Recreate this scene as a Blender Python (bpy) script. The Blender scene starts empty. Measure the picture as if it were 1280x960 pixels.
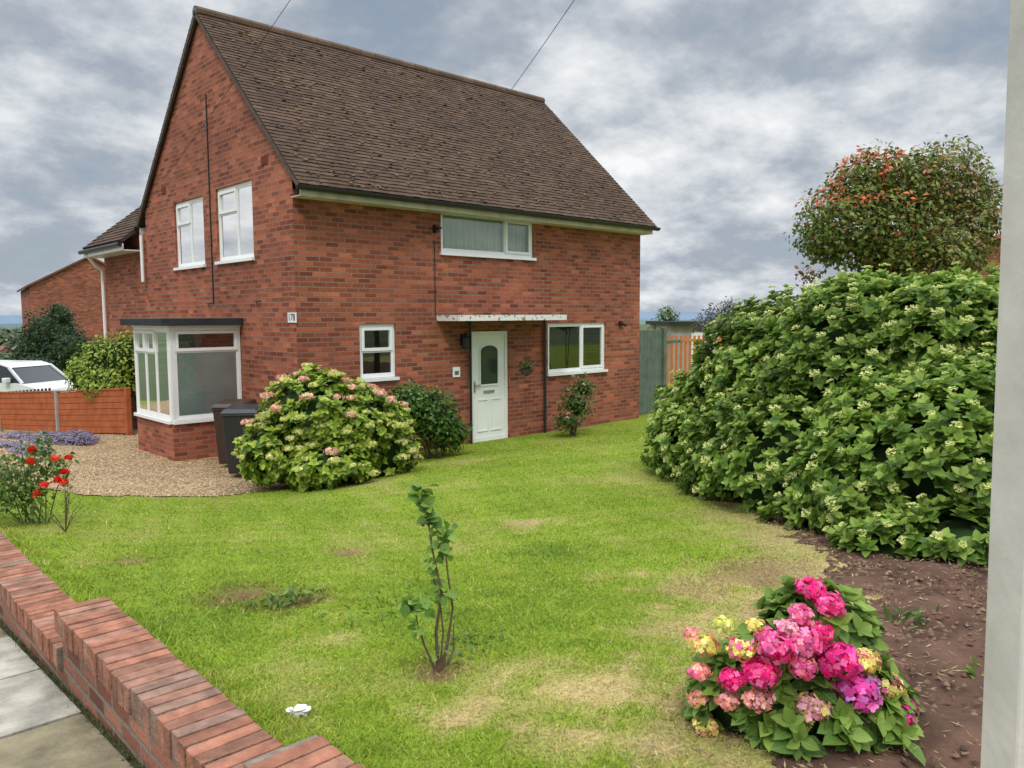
import bpy, bmesh, math, random
import numpy as np
from mathutils import Vector, Matrix, Euler
random.seed(7); rng=np.random.default_rng(7)
S=bpy.context.scene; COL=S.collection
pi=math.pi
FPX=980.; PITCH=math.radians(4.96); YAW=math.radians(43.2); ROLL=math.radians(-.3)
RM=Euler((pi/2-PITCH,0,-YAW),'XYZ').to_matrix() @ Matrix.Rotation(ROLL,3,'Z')
F=Vector((math.sin(YAW),math.cos(YAW),0)); R=Vector((math.cos(YAW),-math.sin(YAW),0))
def ray(px,py): return RM @ Vector(((px-640)/FPX,(480-py)/FPX,-1))
def W(px,py,D): r=ray(px,py); return r*(D/r.dot(F))
def onx(px,py,X): r=ray(px,py); return r*(X/r.x)
def ony(px,py,Y): r=ray(px,py); return r*(Y/r.y)
cd=bpy.data.cameras.new('camera'); co=bpy.data.objects.new('camera',cd); COL.objects.link(co)
cd.sensor_width=36; cd.lens=FPX/1280*36; cd.clip_start=.05; cd.clip_end=20000
co.matrix_world=RM.to_4x4(); S.camera=co
S.view_settings.view_transform='Standard'; S.view_settings.look='None'; S.view_settings.exposure=0

# ---------------------------------------------------------------- terrain
def T(x,y):
    t=np.clip((y-1.5)/8.5,0,1); k=.45+.55*np.clip((x-1)/3,0,1)
    z=-1.45-.87*t*k-.07*np.maximum(0,y-16)
    z=z+.16*np.exp(-((x-8.5)/3.2)**2-((y-7.0)/1.8)**2)
    return z+.012*np.sin(x*2.1+y*1.3)*np.sin(y*1.7-x*.6)
def Tf(x,y): return float(T(np.float64(x),np.float64(y)))
def hit(px,py):
    r=ray(px,py); s=1.0
    while s<60:
        p=r*s
        if p.z<Tf(p.x,p.y): break
        s+=.02
    p=r*s; return Vector((p.x,p.y,Tf(p.x,p.y)))
def PV(y): return -1.48-.07*y

# ---------------------------------------------------------------- objects
OFF={}
def tag(o,label=None,cat=None,group=None,kind=None):
    if label: o['label']=label
    if cat: o['category']=cat
    if group: o['group']=group
    if kind: o['kind']=kind
    return o
def thing(name,label,cat,loc,group=None,rotz=0,local=False):
    o=bpy.data.objects.new(name,None); COL.objects.link(o); o.location=loc; o.rotation_euler=(0,0,rotz)
    o.empty_display_size=.1
    OFF[o]=Vector((0,0,0)) if local else Vector(loc)
    return tag(o,label,cat,group)
def link(name,me,mat,parent=None):
    o=bpy.data.objects.new(name,me); COL.objects.link(o)
    if mat and not me.materials: me.materials.append(mat)
    if parent is not None: o.parent=parent; OFF[o]=OFF[parent]
    else: OFF[o]=Vector((0,0,0))
    return o
class MB:
    def __init__(s): s.v=[]; s.f=[]; s.c=[]
    def face(s,pts,col=None):
        n=len(s.v); s.v+= [tuple(p) for p in pts]; s.f.append(tuple(range(n,n+len(pts)))); s.c.append(col)
    def hexa(s,p,col=None):   # p: 8 points, 0-3 bottom ring, 4-7 top ring
        n=len(s.v); s.v+=[tuple(q) for q in p]
        for f in ((3,2,1,0),(4,5,6,7),(0,1,5,4),(1,2,6,5),(2,3,7,6),(3,0,4,7)):
            s.f.append(tuple(n+i for i in f)); s.c.append(col)
    def box(s,x0,x1,y0,y1,z0,z1,col=None):
        s.hexa([(x0,y0,z0),(x1,y0,z0),(x1,y1,z0),(x0,y1,z0),(x0,y0,z1),(x1,y0,z1),(x1,y1,z1),(x0,y1,z1)],col)
    def mbox(s,mp,a0,a1,z0,z1,d0,d1,col=None):
        s.hexa([mp(a0,z0,d0),mp(a1,z0,d0),mp(a1,z0,d1),mp(a0,z0,d1),mp(a0,z1,d0),mp(a1,z1,d0),mp(a1,z1,d1),mp(a0,z1,d1)],col)
    def ring(s,mp,a0,a1,z0,z1,w,d0,d1):
        s.mbox(mp,a0,a1,z0,z0+w,d0,d1); s.mbox(mp,a0,a1,z1-w,z1,d0,d1)
        s.mbox(mp,a0,a0+w,z0+w,z1-w,d0,d1); s.mbox(mp,a1-w,a1,z0+w,z1-w,d0,d1)
    def bar(s,a,b,w,h,col=None):   # box from a to b, w across, h vertical
        a=Vector(a); b=Vector(b); d=(b-a); d.normalize()
        sd=d.cross(Vector((0,0,1)))
        if sd.length<.01: sd=Vector((1,0,0))
        sd.normalize(); up=sd.cross(d); sd=sd*w/2; up=up*h/2
        s.hexa([a-sd-up,a+sd-up,b+sd-up,b-sd-up,a-sd+up,a+sd+up,b+sd+up,b-sd+up],col)
    def tube(s,pts,r,n=6,col=None):
        pts=[Vector(p) for p in pts]; m=len(pts)
        if not hasattr(r,'__len__'): r=[r]*m
        base=len(s.v); up=Vector((0.13,.2,1))
        for i,p in enumerate(pts):
            d=(pts[min(i+1,m-1)]-pts[max(i-1,0)]).normalized()
            sd=d.cross(up)
            if sd.length<.05: sd=d.cross(Vector((1,0,0)))
            sd.normalize(); u2=sd.cross(d)
            for k in range(n):
                a=2*pi*k/n; s.v.append(tuple(p+(sd*math.cos(a)+u2*math.sin(a))*r[i]))
        for i in range(m-1):
            for k in range(n):
                k2=(k+1)%n; s.f.append((base+i*n+k,base+i*n+k2,base+(i+1)*n+k2,base+(i+1)*n+k)); s.c.append(col)
        s.f.append(tuple(base+k for k in range(n))[::-1]); s.c.append(col)
        s.f.append(tuple(base+(m-1)*n+k for k in range(n))); s.c.append(col)
    def lathe(s,c,prof,n=16,col=None,axis=None):
        c=Vector(c); base=len(s.v); m=len(prof)
        for (r,z) in prof:
            for k in range(n):
                a=2*pi*k/n; q=Vector((r*math.cos(a),r*math.sin(a),z))
                if axis=='x': q=Vector((q.z,q.x,q.y))
                if axis=='y': q=Vector((q.x,q.z,q.y))
                s.v.append(tuple(c+q))
        for i in range(m-1):
            for k in range(n):
                k2=(k+1)%n; s.f.append((base+i*n+k,base+i*n+k2,base+(i+1)*n+k2,base+(i+1)*n+k)); s.c.append(col)
        s.f.append(tuple(base+k for k in range(n))[::-1]); s.c.append(col)
        s.f.append(tuple(base+(m-1)*n+k for k in range(n))); s.c.append(col)
    def blob(s,c,r,n=12,amp=.1,col=None):
        ph=random.random()*9
        c=Vector(c); base=len(s.v); m=n//2+1
        for i in range(m+1):
            th=pi*i/m
            for k in range(n):
                a=2*pi*k/n; d=Vector((math.sin(th)*math.cos(a),math.sin(th)*math.sin(a),math.cos(th)))
                q=1+amp*math.sin(5*d.x+ph)*math.sin(4*d.y+ph*2)+amp*math.sin(6*d.z+ph)
                s.v.append((c.x+d.x*r[0]*q,c.y+d.y*r[1]*q,c.z+d.z*r[2]*q))
        for i in range(m):
            for k in range(n):
                k2=(k+1)%n; s.f.append((base+i*n+k,base+(i+1)*n+k,base+(i+1)*n+k2,base+i*n+k2)); s.c.append(col)
    def build(s,name,mat,parent=None,smooth=False,bevel=0,recalc=True):
        off=OFF[parent] if parent is not None else Vector((0,0,0))
        me=bpy.data.meshes.new(name); me.from_pydata(s.v,[],s.f)
        uv=me.uv_layers.new(name='UVMap'); n=len(me.loops)
        A=np.zeros((n,2)); V=np.array(s.v) if s.v else np.zeros((0,3))
        for p in me.polygons:
            nn=p.normal; ax=abs(nn.x); ay=abs(nn.y); az=abs(nn.z)
            for li in p.loop_indices:
                q=V[me.loops[li].vertex_index]
                if az>ax and az>ay: A[li]=(q[0],q[1])
                elif ax>=ay: A[li]=(q[1],q[2])
                else: A[li]=(q[0],q[2])
        uv.data.foreach_set('uv',A.ravel().astype(np.float32))
        if any(c is not None for c in s.c):
            at=me.attributes.new('Col','FLOAT_COLOR','FACE')
            at.data.foreach_set('color',np.array([(list(c)+[1])[:4] if c is not None else (.5,.5,.5,1) for c in s.c],dtype=np.float32).ravel())
        if off.length>0: me.transform(Matrix.Translation(-off))
        if recalc:
            bm=bmesh.new(); bm.from_mesh(me); bmesh.ops.recalc_face_normals(bm,faces=bm.faces); bm.to_mesh(me); bm.free()
        if smooth: me.polygons.foreach_set('use_smooth',[True]*len(me.polygons))
        me.update(); o=link(name,me,mat,parent)
        if bevel:
            b=o.modifiers.new('bevel','BEVEL'); b.width=bevel; b.segments=2; b.limit_method='ANGLE'
        return o
def np_mesh(name,V,Fc,mat,parent=None,col=None,uv=None,smooth=False):
    V=np.asarray(V,dtype=np.float32).copy(); Fc=np.asarray(Fc,dtype=np.int32)
    if parent is not None: V-=np.array(OFF[parent],dtype=np.float32)
    me=bpy.data.meshes.new(name); me.vertices.add(len(V)); me.vertices.foreach_set('co',V.ravel())
    k=Fc.shape[1]; me.loops.add(Fc.size); me.loops.foreach_set('vertex_index',Fc.ravel())
    me.polygons.add(len(Fc)); me.polygons.foreach_set('loop_start',np.arange(0,Fc.size,k,dtype=np.int32))
    if smooth: me.polygons.foreach_set('use_smooth',np.ones(len(Fc),dtype=bool))
    me.update(calc_edges=True)
    if col is not None:
        at=me.attributes.new('Col','FLOAT_COLOR','POINT'); c4=np.ones((len(V),4),dtype=np.float32); c4[:,:3]=col
        at.data.foreach_set('color',c4.ravel())
    if uv is not None:
        l=me.uv_layers.new(name='UVMap'); l.data.foreach_set('uv',np.asarray(uv,dtype=np.float32)[Fc.ravel()].ravel())
    me.validate(); return link(name,me,mat,parent)

# ---------------------------------------------------------------- materials
def newmat(name):
    m=bpy.data.materials.new(name); m.use_nodes=True; t=m.node_tree
    return m,t.nodes,t.links,t.nodes['Principled BSDF']
def N(nodes,typ,**kw):
    n=nodes.new(typ)
    for k,v in kw.items(): setattr(n,k,v)
    return n
def noise_mult(nodes,links,colsock,scale,var,vec=None,detail=4):
    no=N(nodes,'ShaderNodeTexNoise'); no.inputs['Scale'].default_value=scale; no.inputs['Detail'].default_value=detail
    if vec is None:
        g=nodes.new('ShaderNodeTexCoord'); vec=g.outputs['Object']
    links.new(vec,no.inputs['Vector'])
    mr=N(nodes,'ShaderNodeMapRange'); mr.inputs['From Min'].default_value=.25; mr.inputs['From Max'].default_value=.75
    mr.inputs['To Min'].default_value=1-var; mr.inputs['To Max'].default_value=1+var
    links.new(no.outputs['Fac'],mr.inputs['Value'])
    vm=N(nodes,'ShaderNodeVectorMath',operation='SCALE'); links.new(colsock,vm.inputs[0]); links.new(mr.outputs[0],vm.inputs['Scale'])
    return vm.outputs[0],no.outputs['Fac']
def simple(name,col,rough=.5,var=.12,scale=6,bump=0,metal=0,attr=False,bscale=None):
    m,nd,lk,b=newmat(name)
    if attr: c=N(nd,'ShaderNodeAttribute',attribute_name='Col').outputs['Color']
    else:
        r=nd.new('ShaderNodeRGB'); r.outputs[0].default_value=(*col,1); c=r.outputs[0]
    o,f=noise_mult(nd,lk,c,scale,var); lk.new(o,b.inputs['Base Color'])
    b.inputs['Roughness'].default_value=rough; b.inputs['Metallic'].default_value=metal
    if rough>.7: b.inputs['Specular IOR Level'].default_value=.2
    if bump:
        no=N(nd,'ShaderNodeTexNoise'); no.inputs['Scale'].default_value=bscale or scale*6; no.inputs['Detail'].default_value=6
        g=nd.new('ShaderNodeTexCoord'); lk.new(g.outputs['Object'],no.inputs['Vector'])
        bp=nd.new('ShaderNodeBump'); bp.inputs['Strength'].default_value=bump; bp.inputs['Distance'].default_value=.02
        lk.new(no.outputs['Fac'],bp.inputs['Height']); lk.new(bp.outputs[0],b.inputs['Normal'])
    return m
def brickmat(name,c1,c2,mortar,scl=1,msize=.012):
    m,nd,lk,b=newmat(name)
    uv=nd.new('ShaderNodeTexCoord')
    nz=N(nd,'ShaderNodeTexNoise'); nz.inputs['Scale'].default_value=9; lk.new(uv.outputs['UV'],nz.inputs['Vector'])
    mx0=N(nd,'ShaderNodeVectorMath',operation='MULTIPLY_ADD'); mx0.inputs[1].default_value=(.006,.006,0); lk.new(nz.outputs['Color'],mx0.inputs[0]); lk.new(uv.outputs['UV'],mx0.inputs[2])
    def brick(seedoff):
        br=N(nd,'ShaderNodeTexBrick')
        br.inputs['Scale'].default_value=1; br.inputs['Brick Width'].default_value=.228*scl; br.inputs['Row Height'].default_value=.077*scl
        br.inputs['Mortar Size'].default_value=msize; br.inputs['Mortar Smooth'].default_value=.2
        mp=N(nd,'ShaderNodeVectorMath',operation='ADD'); mp.inputs[1].default_value=(.228*scl*seedoff,.077*scl*2*seedoff,0); lk.new(mx0.outputs[0],mp.inputs[0]); lk.new(mp.outputs[0],br.inputs['Vector'])
        return br
    br=brick(0); br.inputs['Color1'].default_value=(*c1,1); br.inputs['Color2'].default_value=(*c2,1); br.inputs['Mortar'].default_value=(*mortar,1)
    b2=brick(41); b2.inputs['Color1'].default_value=(1.32,1.44,1.5,1); b2.inputs['Color2'].default_value=(.62,.60,.64,1); b2.inputs['Mortar'].default_value=(1,1,1,1)
    vm=N(nd,'ShaderNodeVectorMath',operation='MULTIPLY'); lk.new(br.outputs['Color'],vm.inputs[0]); lk.new(b2.outputs['Color'],vm.inputs[1])
    o,f=noise_mult(nd,lk,vm.outputs[0],.8,.22,uv.outputs['UV'],6)
    o2,f2=noise_mult(nd,lk,o,45,.28,uv.outputs['UV'],4)
    lk.new(o2,b.inputs['Base Color']); b.inputs['Roughness'].default_value=.85; b.inputs['Specular IOR Level'].default_value=.2
    inv=N(nd,'ShaderNodeMath',operation='SUBTRACT'); inv.inputs[0].default_value=1; lk.new(br.outputs['Fac'],inv.inputs[1])
    ad=N(nd,'ShaderNodeMath',operation='MULTIPLY_ADD'); lk.new(f2,ad.inputs[0]); ad.inputs[1].default_value=.5; lk.new(inv.outputs[0],ad.inputs[2])
    bp=nd.new('ShaderNodeBump'); bp.inputs['Strength'].default_value=.7; bp.inputs['Distance'].default_value=.008
    lk.new(ad.outputs[0],bp.inputs['Height']); lk.new(bp.outputs[0],b.inputs['Normal'])
    return m
def leafmat(name,rough=.42,trans=.28,veins=False,spec=.4):
    m,nd,lk,b=newmat(name)
    c=N(nd,'ShaderNodeAttribute',attribute_name='Col').outputs['Color']
    o,f=noise_mult(nd,lk,c,14,.18)
    if veins:
        uv=nd.new('ShaderNodeTexCoord'); sp=nd.new('ShaderNodeSeparateXYZ'); lk.new(uv.outputs['UV'],sp.inputs[0])
        def M(op,a,bb=None,c=None):
            n=N(nd,'ShaderNodeMath',operation=op)
            for i,q in enumerate((a,bb,c)):
                if q is None: continue
                if isinstance(q,(int,float)): n.inputs[i].default_value=q
                else: lk.new(q,n.inputs[i])
            return n.outputs[0]
        au=M('ABSOLUTE',M('SUBTRACT',sp.outputs['X'],.5))
        w=M('SINE',M('MULTIPLY',M('SUBTRACT',M('MULTIPLY',sp.outputs['Y'],8.),M('MULTIPLY',au,6.)),6.283))
        w=M('POWER',M('MULTIPLY_ADD',w,.5,.5),6.)
        mid=M('LESS_THAN',au,.025)
        v=M('MAXIMUM',M('MULTIPLY',w,.5),mid)
        mx=N(nd,'ShaderNodeMix',data_type='RGBA'); lk.new(M('MULTIPLY',v,.35),mx.inputs[0]); lk.new(o,mx.inputs[6]); mx.inputs[7].default_value=(.34,.46,.12,1)
        o=mx.outputs[2]
        bp=nd.new('ShaderNodeBump'); bp.inputs['Strength'].default_value=.5; bp.inputs['Distance'].default_value=.004; bp.invert=True
        lk.new(v,bp.inputs['Height']); lk.new(bp.outputs[0],b.inputs['Normal'])
    lk.new(o,b.inputs['Base Color']); b.inputs['Roughness'].default_value=rough; b.inputs['Specular IOR Level'].default_value=spec
    if trans:
        t=nd.new('ShaderNodeBsdfTranslucent'); lk.new(o,t.inputs['Color'])
        mx=nd.new('ShaderNodeMixShader'); mx.inputs[0].default_value=trans
        lk.new(b.outputs[0],mx.inputs[1]); lk.new(t.outputs[0],mx.inputs[2]); lk.new(mx.outputs[0],nd['Material Output'].inputs['Surface'])
    return m
def glassmat(name,base=.10,tint=(.9,.95,.93)):
    m,nd,lk,b=newmat(name)
    tr=nd.new('ShaderNodeBsdfTransparent'); tr.inputs[0].default_value=(*tint,1)
    gl=nd.new('ShaderNodeBsdfGlossy'); gl.inputs['Roughness'].default_value=.015
    fr=nd.new('ShaderNodeFresnel'); fr.inputs[0].default_value=1.5
    ad=N(nd,'ShaderNodeMath',operation='MULTIPLY_ADD'); lk.new(fr.outputs[0],ad.inputs[0]); ad.inputs[1].default_value=1.3; ad.inputs[2].default_value=base
    mx=nd.new('ShaderNodeMixShader'); lk.new(ad.outputs[0],mx.inputs[0]); lk.new(tr.outputs[0],mx.inputs[1]); lk.new(gl.outputs[0],mx.inputs[2])
    lk.new(mx.outputs[0],nd['Material Output'].inputs['Surface']); return m

M_brick=brickmat('house_brick',(.375,.104,.050),(.240,.065,.038),(.25,.155,.115),1,.010)
M_brick2=brickmat('garden_wall_brick',(.32,.13,.08),(.21,.08,.052),(.20,.17,.135))
M_tile=simple('roof_tile',(0,0,0),.9,.20,1.0,bump=.25,attr=True,bscale=40)
M_coping=simple('coping_brick',(0,0,0),.9,.45,13,bump=.7,attr=True,bscale=60)
M_white=simple('white_upvc',(.80,.81,.80),.3,.04,3)
M_cream=simple('cream_paint',(.56,.52,.43),.6,.25,4)
M_black=simple('black_plastic',(.018,.019,.021),.4,.2,5)
M_felt=simple('dark_felt',(.03,.035,.038),.8,.3,4,bump=.3)
M_glass=glassmat('window_glass',.12)
M_obsc=simple('obscured_glass',(.035,.048,.043),.12,.5,40)
M_curt=simple('curtain_cloth',(.56,.68,.46),.9,.1,8)
M_curtb=simple('pale_blue_curtain',(.50,.60,.66),.9,.1,8)
M_blind_refl=simple('blind_with_reflection',(.80,.86,.85),.8,.12,2)  # pale blind colour, raised to stand in for bright pane reflections
M_conc=simple('concrete',(.34,.33,.31),.9,.2,5,bump=.4)
M_canopy=simple('canopy_concrete',(.24,.235,.22),.9,.3,7,bump=.4)
M_soil=simple('soil',(.100,.055,.038),.95,.5,5,bump=1.0,bscale=28)
M_fence=simple('stained_fence',(.37,.105,.038),.75,.25,5,bump=.3)
M_gate=simple('grey_green_boards',(.12,.155,.125),.8,.25,5,bump=.3)
M_orange=simple('orange_fence',(.55,.17,.05),.8,.2,5)
M_leaf=leafmat('leaf',.48,.30,False,.3); M_leafv=leafmat('veined_leaf',.45,.30,True,.28)
M_petal=leafmat('petal',.65,.35,False,.1)
M_core=simple('dark_leaf_core',(.020,.040,.010),.95,.4,6)
M_bark=simple('bark',(.10,.075,.055),.9,.3,20,bump=.5)
M_grass=leafmat('grass_blade',.6,.3,False,.12)
M_carwhite=simple('car_paint',(.70,.71,.73),.2,.02,2)
M_carglass=simple('car_glass',(.02,.025,.03),.05,.1,2)
M_tyre=simple('tyre',(.02,.02,.02),.8,.1)
M_brownbin=simple('brown_bin',(.045,.025,.018),.45,.15,5)
M_greybin=simple('grey_bin',(.022,.024,.027),.4,.15,5)
M_metal=simple('metal',(.4,.4,.4),.35,.1,5,metal=.9)
M_attr=simple('painted',(0,0,0),.8,.15,3,attr=True)
def peel():
    m,nd,lk,b=newmat('peeling_white_edge')
    no=N(nd,'ShaderNodeTexNoise'); no.inputs['Scale'].default_value=14; g=nd.new('ShaderNodeTexCoord'); lk.new(g.outputs['Object'],no.inputs['Vector'])
    r=nd.new('ShaderNodeValToRGB'); lk.new(no.outputs['Fac'],r.inputs[0])
    r.color_ramp.elements[0].position=.36; r.color_ramp.elements[0].color=(.25,.22,.2,1); r.color_ramp.elements[1].position=.44; r.color_ramp.elements[1].color=(.72,.72,.69,1)
    lk.new(r.outputs[0],b.inputs['Base Color']); b.inputs['Roughness'].default_value=.8; return m
M_peel=peel()
def lawnmat():
    m,nd,lk,b=newmat('lawn_ground')
    c=N(nd,'ShaderNodeAttribute',attribute_name='Col').outputs['Color']
    o,f=noise_mult(nd,lk,c,60,.4,None,6); o,f3=noise_mult(nd,lk,o,2.2,.15)
    lk.new(o,b.inputs['Base Color']); b.inputs['Roughness'].default_value=.9; b.inputs['Specular IOR Level'].default_value=.1
    bp=nd.new('ShaderNodeBump'); bp.inputs['Strength'].default_value=.6; bp.inputs['Distance'].default_value=.03; lk.new(f,bp.inputs['Height']); lk.new(bp.outputs[0],b.inputs['Normal'])
    return m
M_lawn=lawnmat()
def gravelmat():
    m,nd,lk,b=newmat('gravel')
    g=nd.new('ShaderNodeTexCoord'); v=N(nd,'ShaderNodeTexVoronoi'); v.inputs['Scale'].default_value=32; lk.new(g.outputs['Object'],v.inputs['Vector'])
    sp=nd.new('ShaderNodeSeparateColor'); lk.new(v.outputs['Color'],sp.inputs[0])
    r=nd.new('ShaderNodeValToRGB'); lk.new(sp.outputs[0],r.inputs[0]); e=r.color_ramp.elements
    e[0].color=(.14,.09,.05,1); e[1].color=(.46,.345,.20,1); e.new(.5).color=(.31,.20,.10,1)
    o,f=noise_mult(nd,lk,r.outputs[0],1.5,.2); lk.new(o,b.inputs['Base Color']); b.inputs['Roughness'].default_value=.85
    bp=nd.new('ShaderNodeBump'); bp.invert=True; bp.inputs['Distance'].default_value=.02; lk.new(v.outputs['Distance'],bp.inputs['Height']); lk.new(bp.outputs[0],b.inputs['Normal'])
    return m
M_gravel=gravelmat()

# ---------------------------------------------------------------- world + sun
w=bpy.data.worlds.new('World'); S.world=w; w.use_nodes=True; nd=w.node_tree.nodes; lk=w.node_tree.links; nd.clear()
SUN_EL=math.radians(52); sd=Vector((-.75,-.66,0)).normalized()
sky=nd.new('ShaderNodeTexSky'); sky.sky_type='NISHITA'; sky.sun_disc=False; sky.sun_elevation=SUN_EL; sky.sun_rotation=math.atan2(sd.x,sd.y)
def WM(op,a,b=None,c=None):
    n=N(nd,'ShaderNodeMath',operation=op)
    for i,q in enumerate((a,b,c)):
        if q is None: continue
        if isinstance(q,(int,float)): n.inputs[i].default_value=q
        else: lk.new(q,n.inputs[i])
    return n.outputs[0]
tc=nd.new('ShaderNodeTexCoord'); sp=nd.new('ShaderNodeSeparateXYZ'); lk.new(tc.outputs['Generated'],sp.inputs[0])
zc=WM('MAXIMUM',sp.outputs['Z'],0.0); dn=WM('ADD',zc,.36)
cb=nd.new('ShaderNodeCombineXYZ'); lk.new(WM('DIVIDE',sp.outputs['X'],dn),cb.inputs[0]); lk.new(WM('DIVIDE',sp.outputs['Y'],dn),cb.inputs[1])
n1=N(nd,'ShaderNodeTexNoise'); n1.inputs['Scale'].default_value=3.3; n1.inputs['Detail'].default_value=9; n1.inputs['Roughness'].default_value=.6; n1.inputs['Distortion'].default_value=.05; lk.new(cb.outputs[0],n1.inputs['Vector'])
n2=N(nd,'ShaderNodeTexNoise'); n2.inputs['Scale'].default_value=1.4; n2.inputs['Detail'].default_value=2; lk.new(cb.outputs[0],n2.inputs['Vector'])
sm=WM('ADD',WM('MULTIPLY',n1.outputs['Fac'],.64),WM('MULTIPLY',n2.outputs['Fac'],.36))
rp=nd.new('ShaderNodeValToRGB'); lk.new(sm,rp.inputs[0]); e=rp.color_ramp.elements
e[0].position=.37; e[0].color=(.34,.40,.47,1); e[1].position=.61; e[1].color=(.95,.96,.97,1)
e.new(.43).color=(.40,.45,.52,1); e.new(.475).color=(.52,.565,.62,1); e.new(.52).color=(.68,.715,.755,1); e.new(.56).color=(.80,.825,.85,1)
bri=N(nd,'ShaderNodeMapRange'); lk.new(sp.outputs['Z'],bri.inputs['Value']); bri.inputs['From Min'].default_value=.40; bri.inputs['From Max'].default_value=.85; bri.inputs['To Min'].default_value=1.0; bri.inputs['To Max'].default_value=3.7
b1=nd.new('ShaderNodeBackground'); lk.new(sky.outputs[0],b1.inputs[0]); b1.inputs[1].default_value=.10
b2=nd.new('ShaderNodeBackground'); lk.new(rp.outputs[0],b2.inputs[0]); lk.new(bri.outputs[0],b2.inputs[1])
mr=N(nd,'ShaderNodeMapRange'); lk.new(sm,mr.inputs['Value']); mr.inputs['From Min'].default_value=.34; mr.inputs['From Max'].default_value=.42; mr.inputs['To Min'].default_value=.7; mr.inputs['To Max'].default_value=1
mxs=nd.new('ShaderNodeMixShader'); lk.new(mr.outputs[0],mxs.inputs[0]); lk.new(b1.outputs[0],mxs.inputs[1]); lk.new(b2.outputs[0],mxs.inputs[2])
wo=nd.new('ShaderNodeOutputWorld'); lk.new(mxs.outputs[0],wo.inputs[0])
sl=bpy.data.lights.new('sun','SUN'); sl.energy=1.5; sl.angle=math.radians(10); sl.color=(1,.94,.85)
so=bpy.data.objects.new('sun',sl); COL.objects.link(so); so.location=(0,0,20)
sdir=Vector((sd.x*math.cos(SUN_EL),sd.y*math.cos(SUN_EL),math.sin(SUN_EL)))
so.rotation_euler=sdir.to_track_quat('Z','Y').to_euler()

# ---------------------------------------------------------------- masks for the garden
def camXY(x,y): return x*R.x+y*R.y, x*F.x+y*F.y
bedY=[0,2.2,2.6,3.1,3.6,4.2,5,6.5,8.5,10,12,13]; bedX=[.55,.68,.84,1.22,1.56,1.80,1.95,2.02,2.1,2.2,2.6,9]
def wob(x,y): return .06*np.sin(x*7+y*3)+.05*np.sin(y*11-x*5)+.03*np.sin(x*23+y*17)
def bed_d(x,y):
    X,Y=camXY(x,y); return np.where(Y<13,X-np.interp(Y,bedY,bedX)-wob(x,y),-5)
def in_bed(x,y): return bed_d(x,y)>0
def in_gravel(x,y):
    q=wob(x,y)
    return (y>10.0-.2*(x-2.7)+q)&(x>np.where(y<11.2,2.6-.9*(y-10.2),1.15)+q)&(x<5.9)&(y<23)
patches=[(600,880,.14,.8,0),(730,868,.20,.9,0),(775,850,.20,.9,.1),(660,655,.24,1,0),(850,790,.28,.8,.2),(880,735,.35,.9,.4),(435,690,.17,.6,.8),(300,742,.25,.2,1),(365,748,.24,.2,1),
 (165,700,.17,.3,.8),(455,605,.4,.6,0),(600,575,.5,.5,0),(890,900,.25,.8,.4),(545,838,.14,.4,.9),(690,690,.25,-.9,0),(520,760,.6,-.4,0),(250,770,.5,-.5,0),(640,780,.4,-.4,0),(320,665,.6,.1,0),(760,600,.5,.2,0),(560,905,.12,.7,0),(950,715,.4,.7,.7),(800,930,.16,.8,0),(420,800,.13,.5,0),(750,720,.2,.4,0),(560,690,.15,.35,0),(960,760,.3,.8,.3),(700,930,.2,.5,0),(660,830,.16,.5,0)]
PH=[(hit(a,b),r,d,k) for a,b,r,d,k in patches]
def lawnmask(x,y):
    dry=np.zeros_like(x); bare=np.zeros_like(x)
    nz=1+5.0*wob(x*2.3,y*2.1)+4*wob(x*5.3,y*6.1)
    for p,r,d,k in PH:
        g=np.exp(-(((x-p.x)**2+(y-p.y)**2)/(r*r*.7))*np.clip(nz,.25,3))
        dry+=d*g; bare=np.maximum(bare,k*g)
    dry+=.16*np.sin(x*1.9+1)*np.sin(y*1.5)+.14*np.sin(x*5.3)*np.sin(y*4.1+2)+.14*np.sin(x*13+y*5)*np.sin(y*11-x*3)
    bd=bed_d(x,y); dry+=.7*np.exp(-(np.minimum(bd,0)/.30)**2)*(bd>-1.3)
    return np.clip(dry,-.6,1),np.clip(bare*1.25-.2,0,1)
def lawncol(x,y,dark=1.0):
    dry,bare=lawnmask(x,y)
    g=np.array([.225,.315,.032]); dk=np.array([.12,.225,.025]); st=np.array([.46,.37,.16]); so_=np.array([.15,.085,.05])
    d=np.clip(dry,0,1)[:,None]; e=np.clip(-dry,0,1)[:,None]
    c=g*(1-d)+st*d; c=c*(1-e)+dk*e; c=c*dark
    return c*(1-bare[:,None])+so_*bare[:,None]
def grid_sheet(name,xs,ys,zf,mat,mask=None,colf=None,parent=None):
    X,Y=np.meshgrid(xs,ys); x=X.ravel(); y=Y.ravel(); V=np.stack([x,y,zf(x,y)],1); nx=len(xs); ny=len(ys)
    i=np.arange((nx-1)*(ny-1)); r=i//(nx-1); c=i%(nx-1); a=r*nx+c
    Fq=np.stack([a,a+1,a+nx+1,a+nx],1)
    if mask is not None:
        cx=V[Fq,0].mean(1); cy=V[Fq,1].mean(1); Fq=Fq[mask(cx,cy)]
        used=np.unique(Fq); mp=np.zeros(len(V),dtype=int); mp[used]=np.arange(len(used)); V=V[used]; Fq=mp[Fq]
    return np_mesh(name,V,Fq,mat,parent,col=colf(V[:,0],V[:,1]) if colf else None,uv=V[:,:2],smooth=True)
xs=np.concatenate([np.arange(1.06,7,.05),np.arange(7,16,.15),np.arange(16,44,2)])
ys=np.concatenate([np.arange(-4,10,.05),np.arange(10,13,.12),np.arange(13,46,1)])
def tz(x,y):
    d,b=lawnmask(x,y); return T(x,y)-.035*b-.10*np.clip((bed_d(x,y)-.12)*3,0,1)-.04*((y>12)&(x<5.9))
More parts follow.
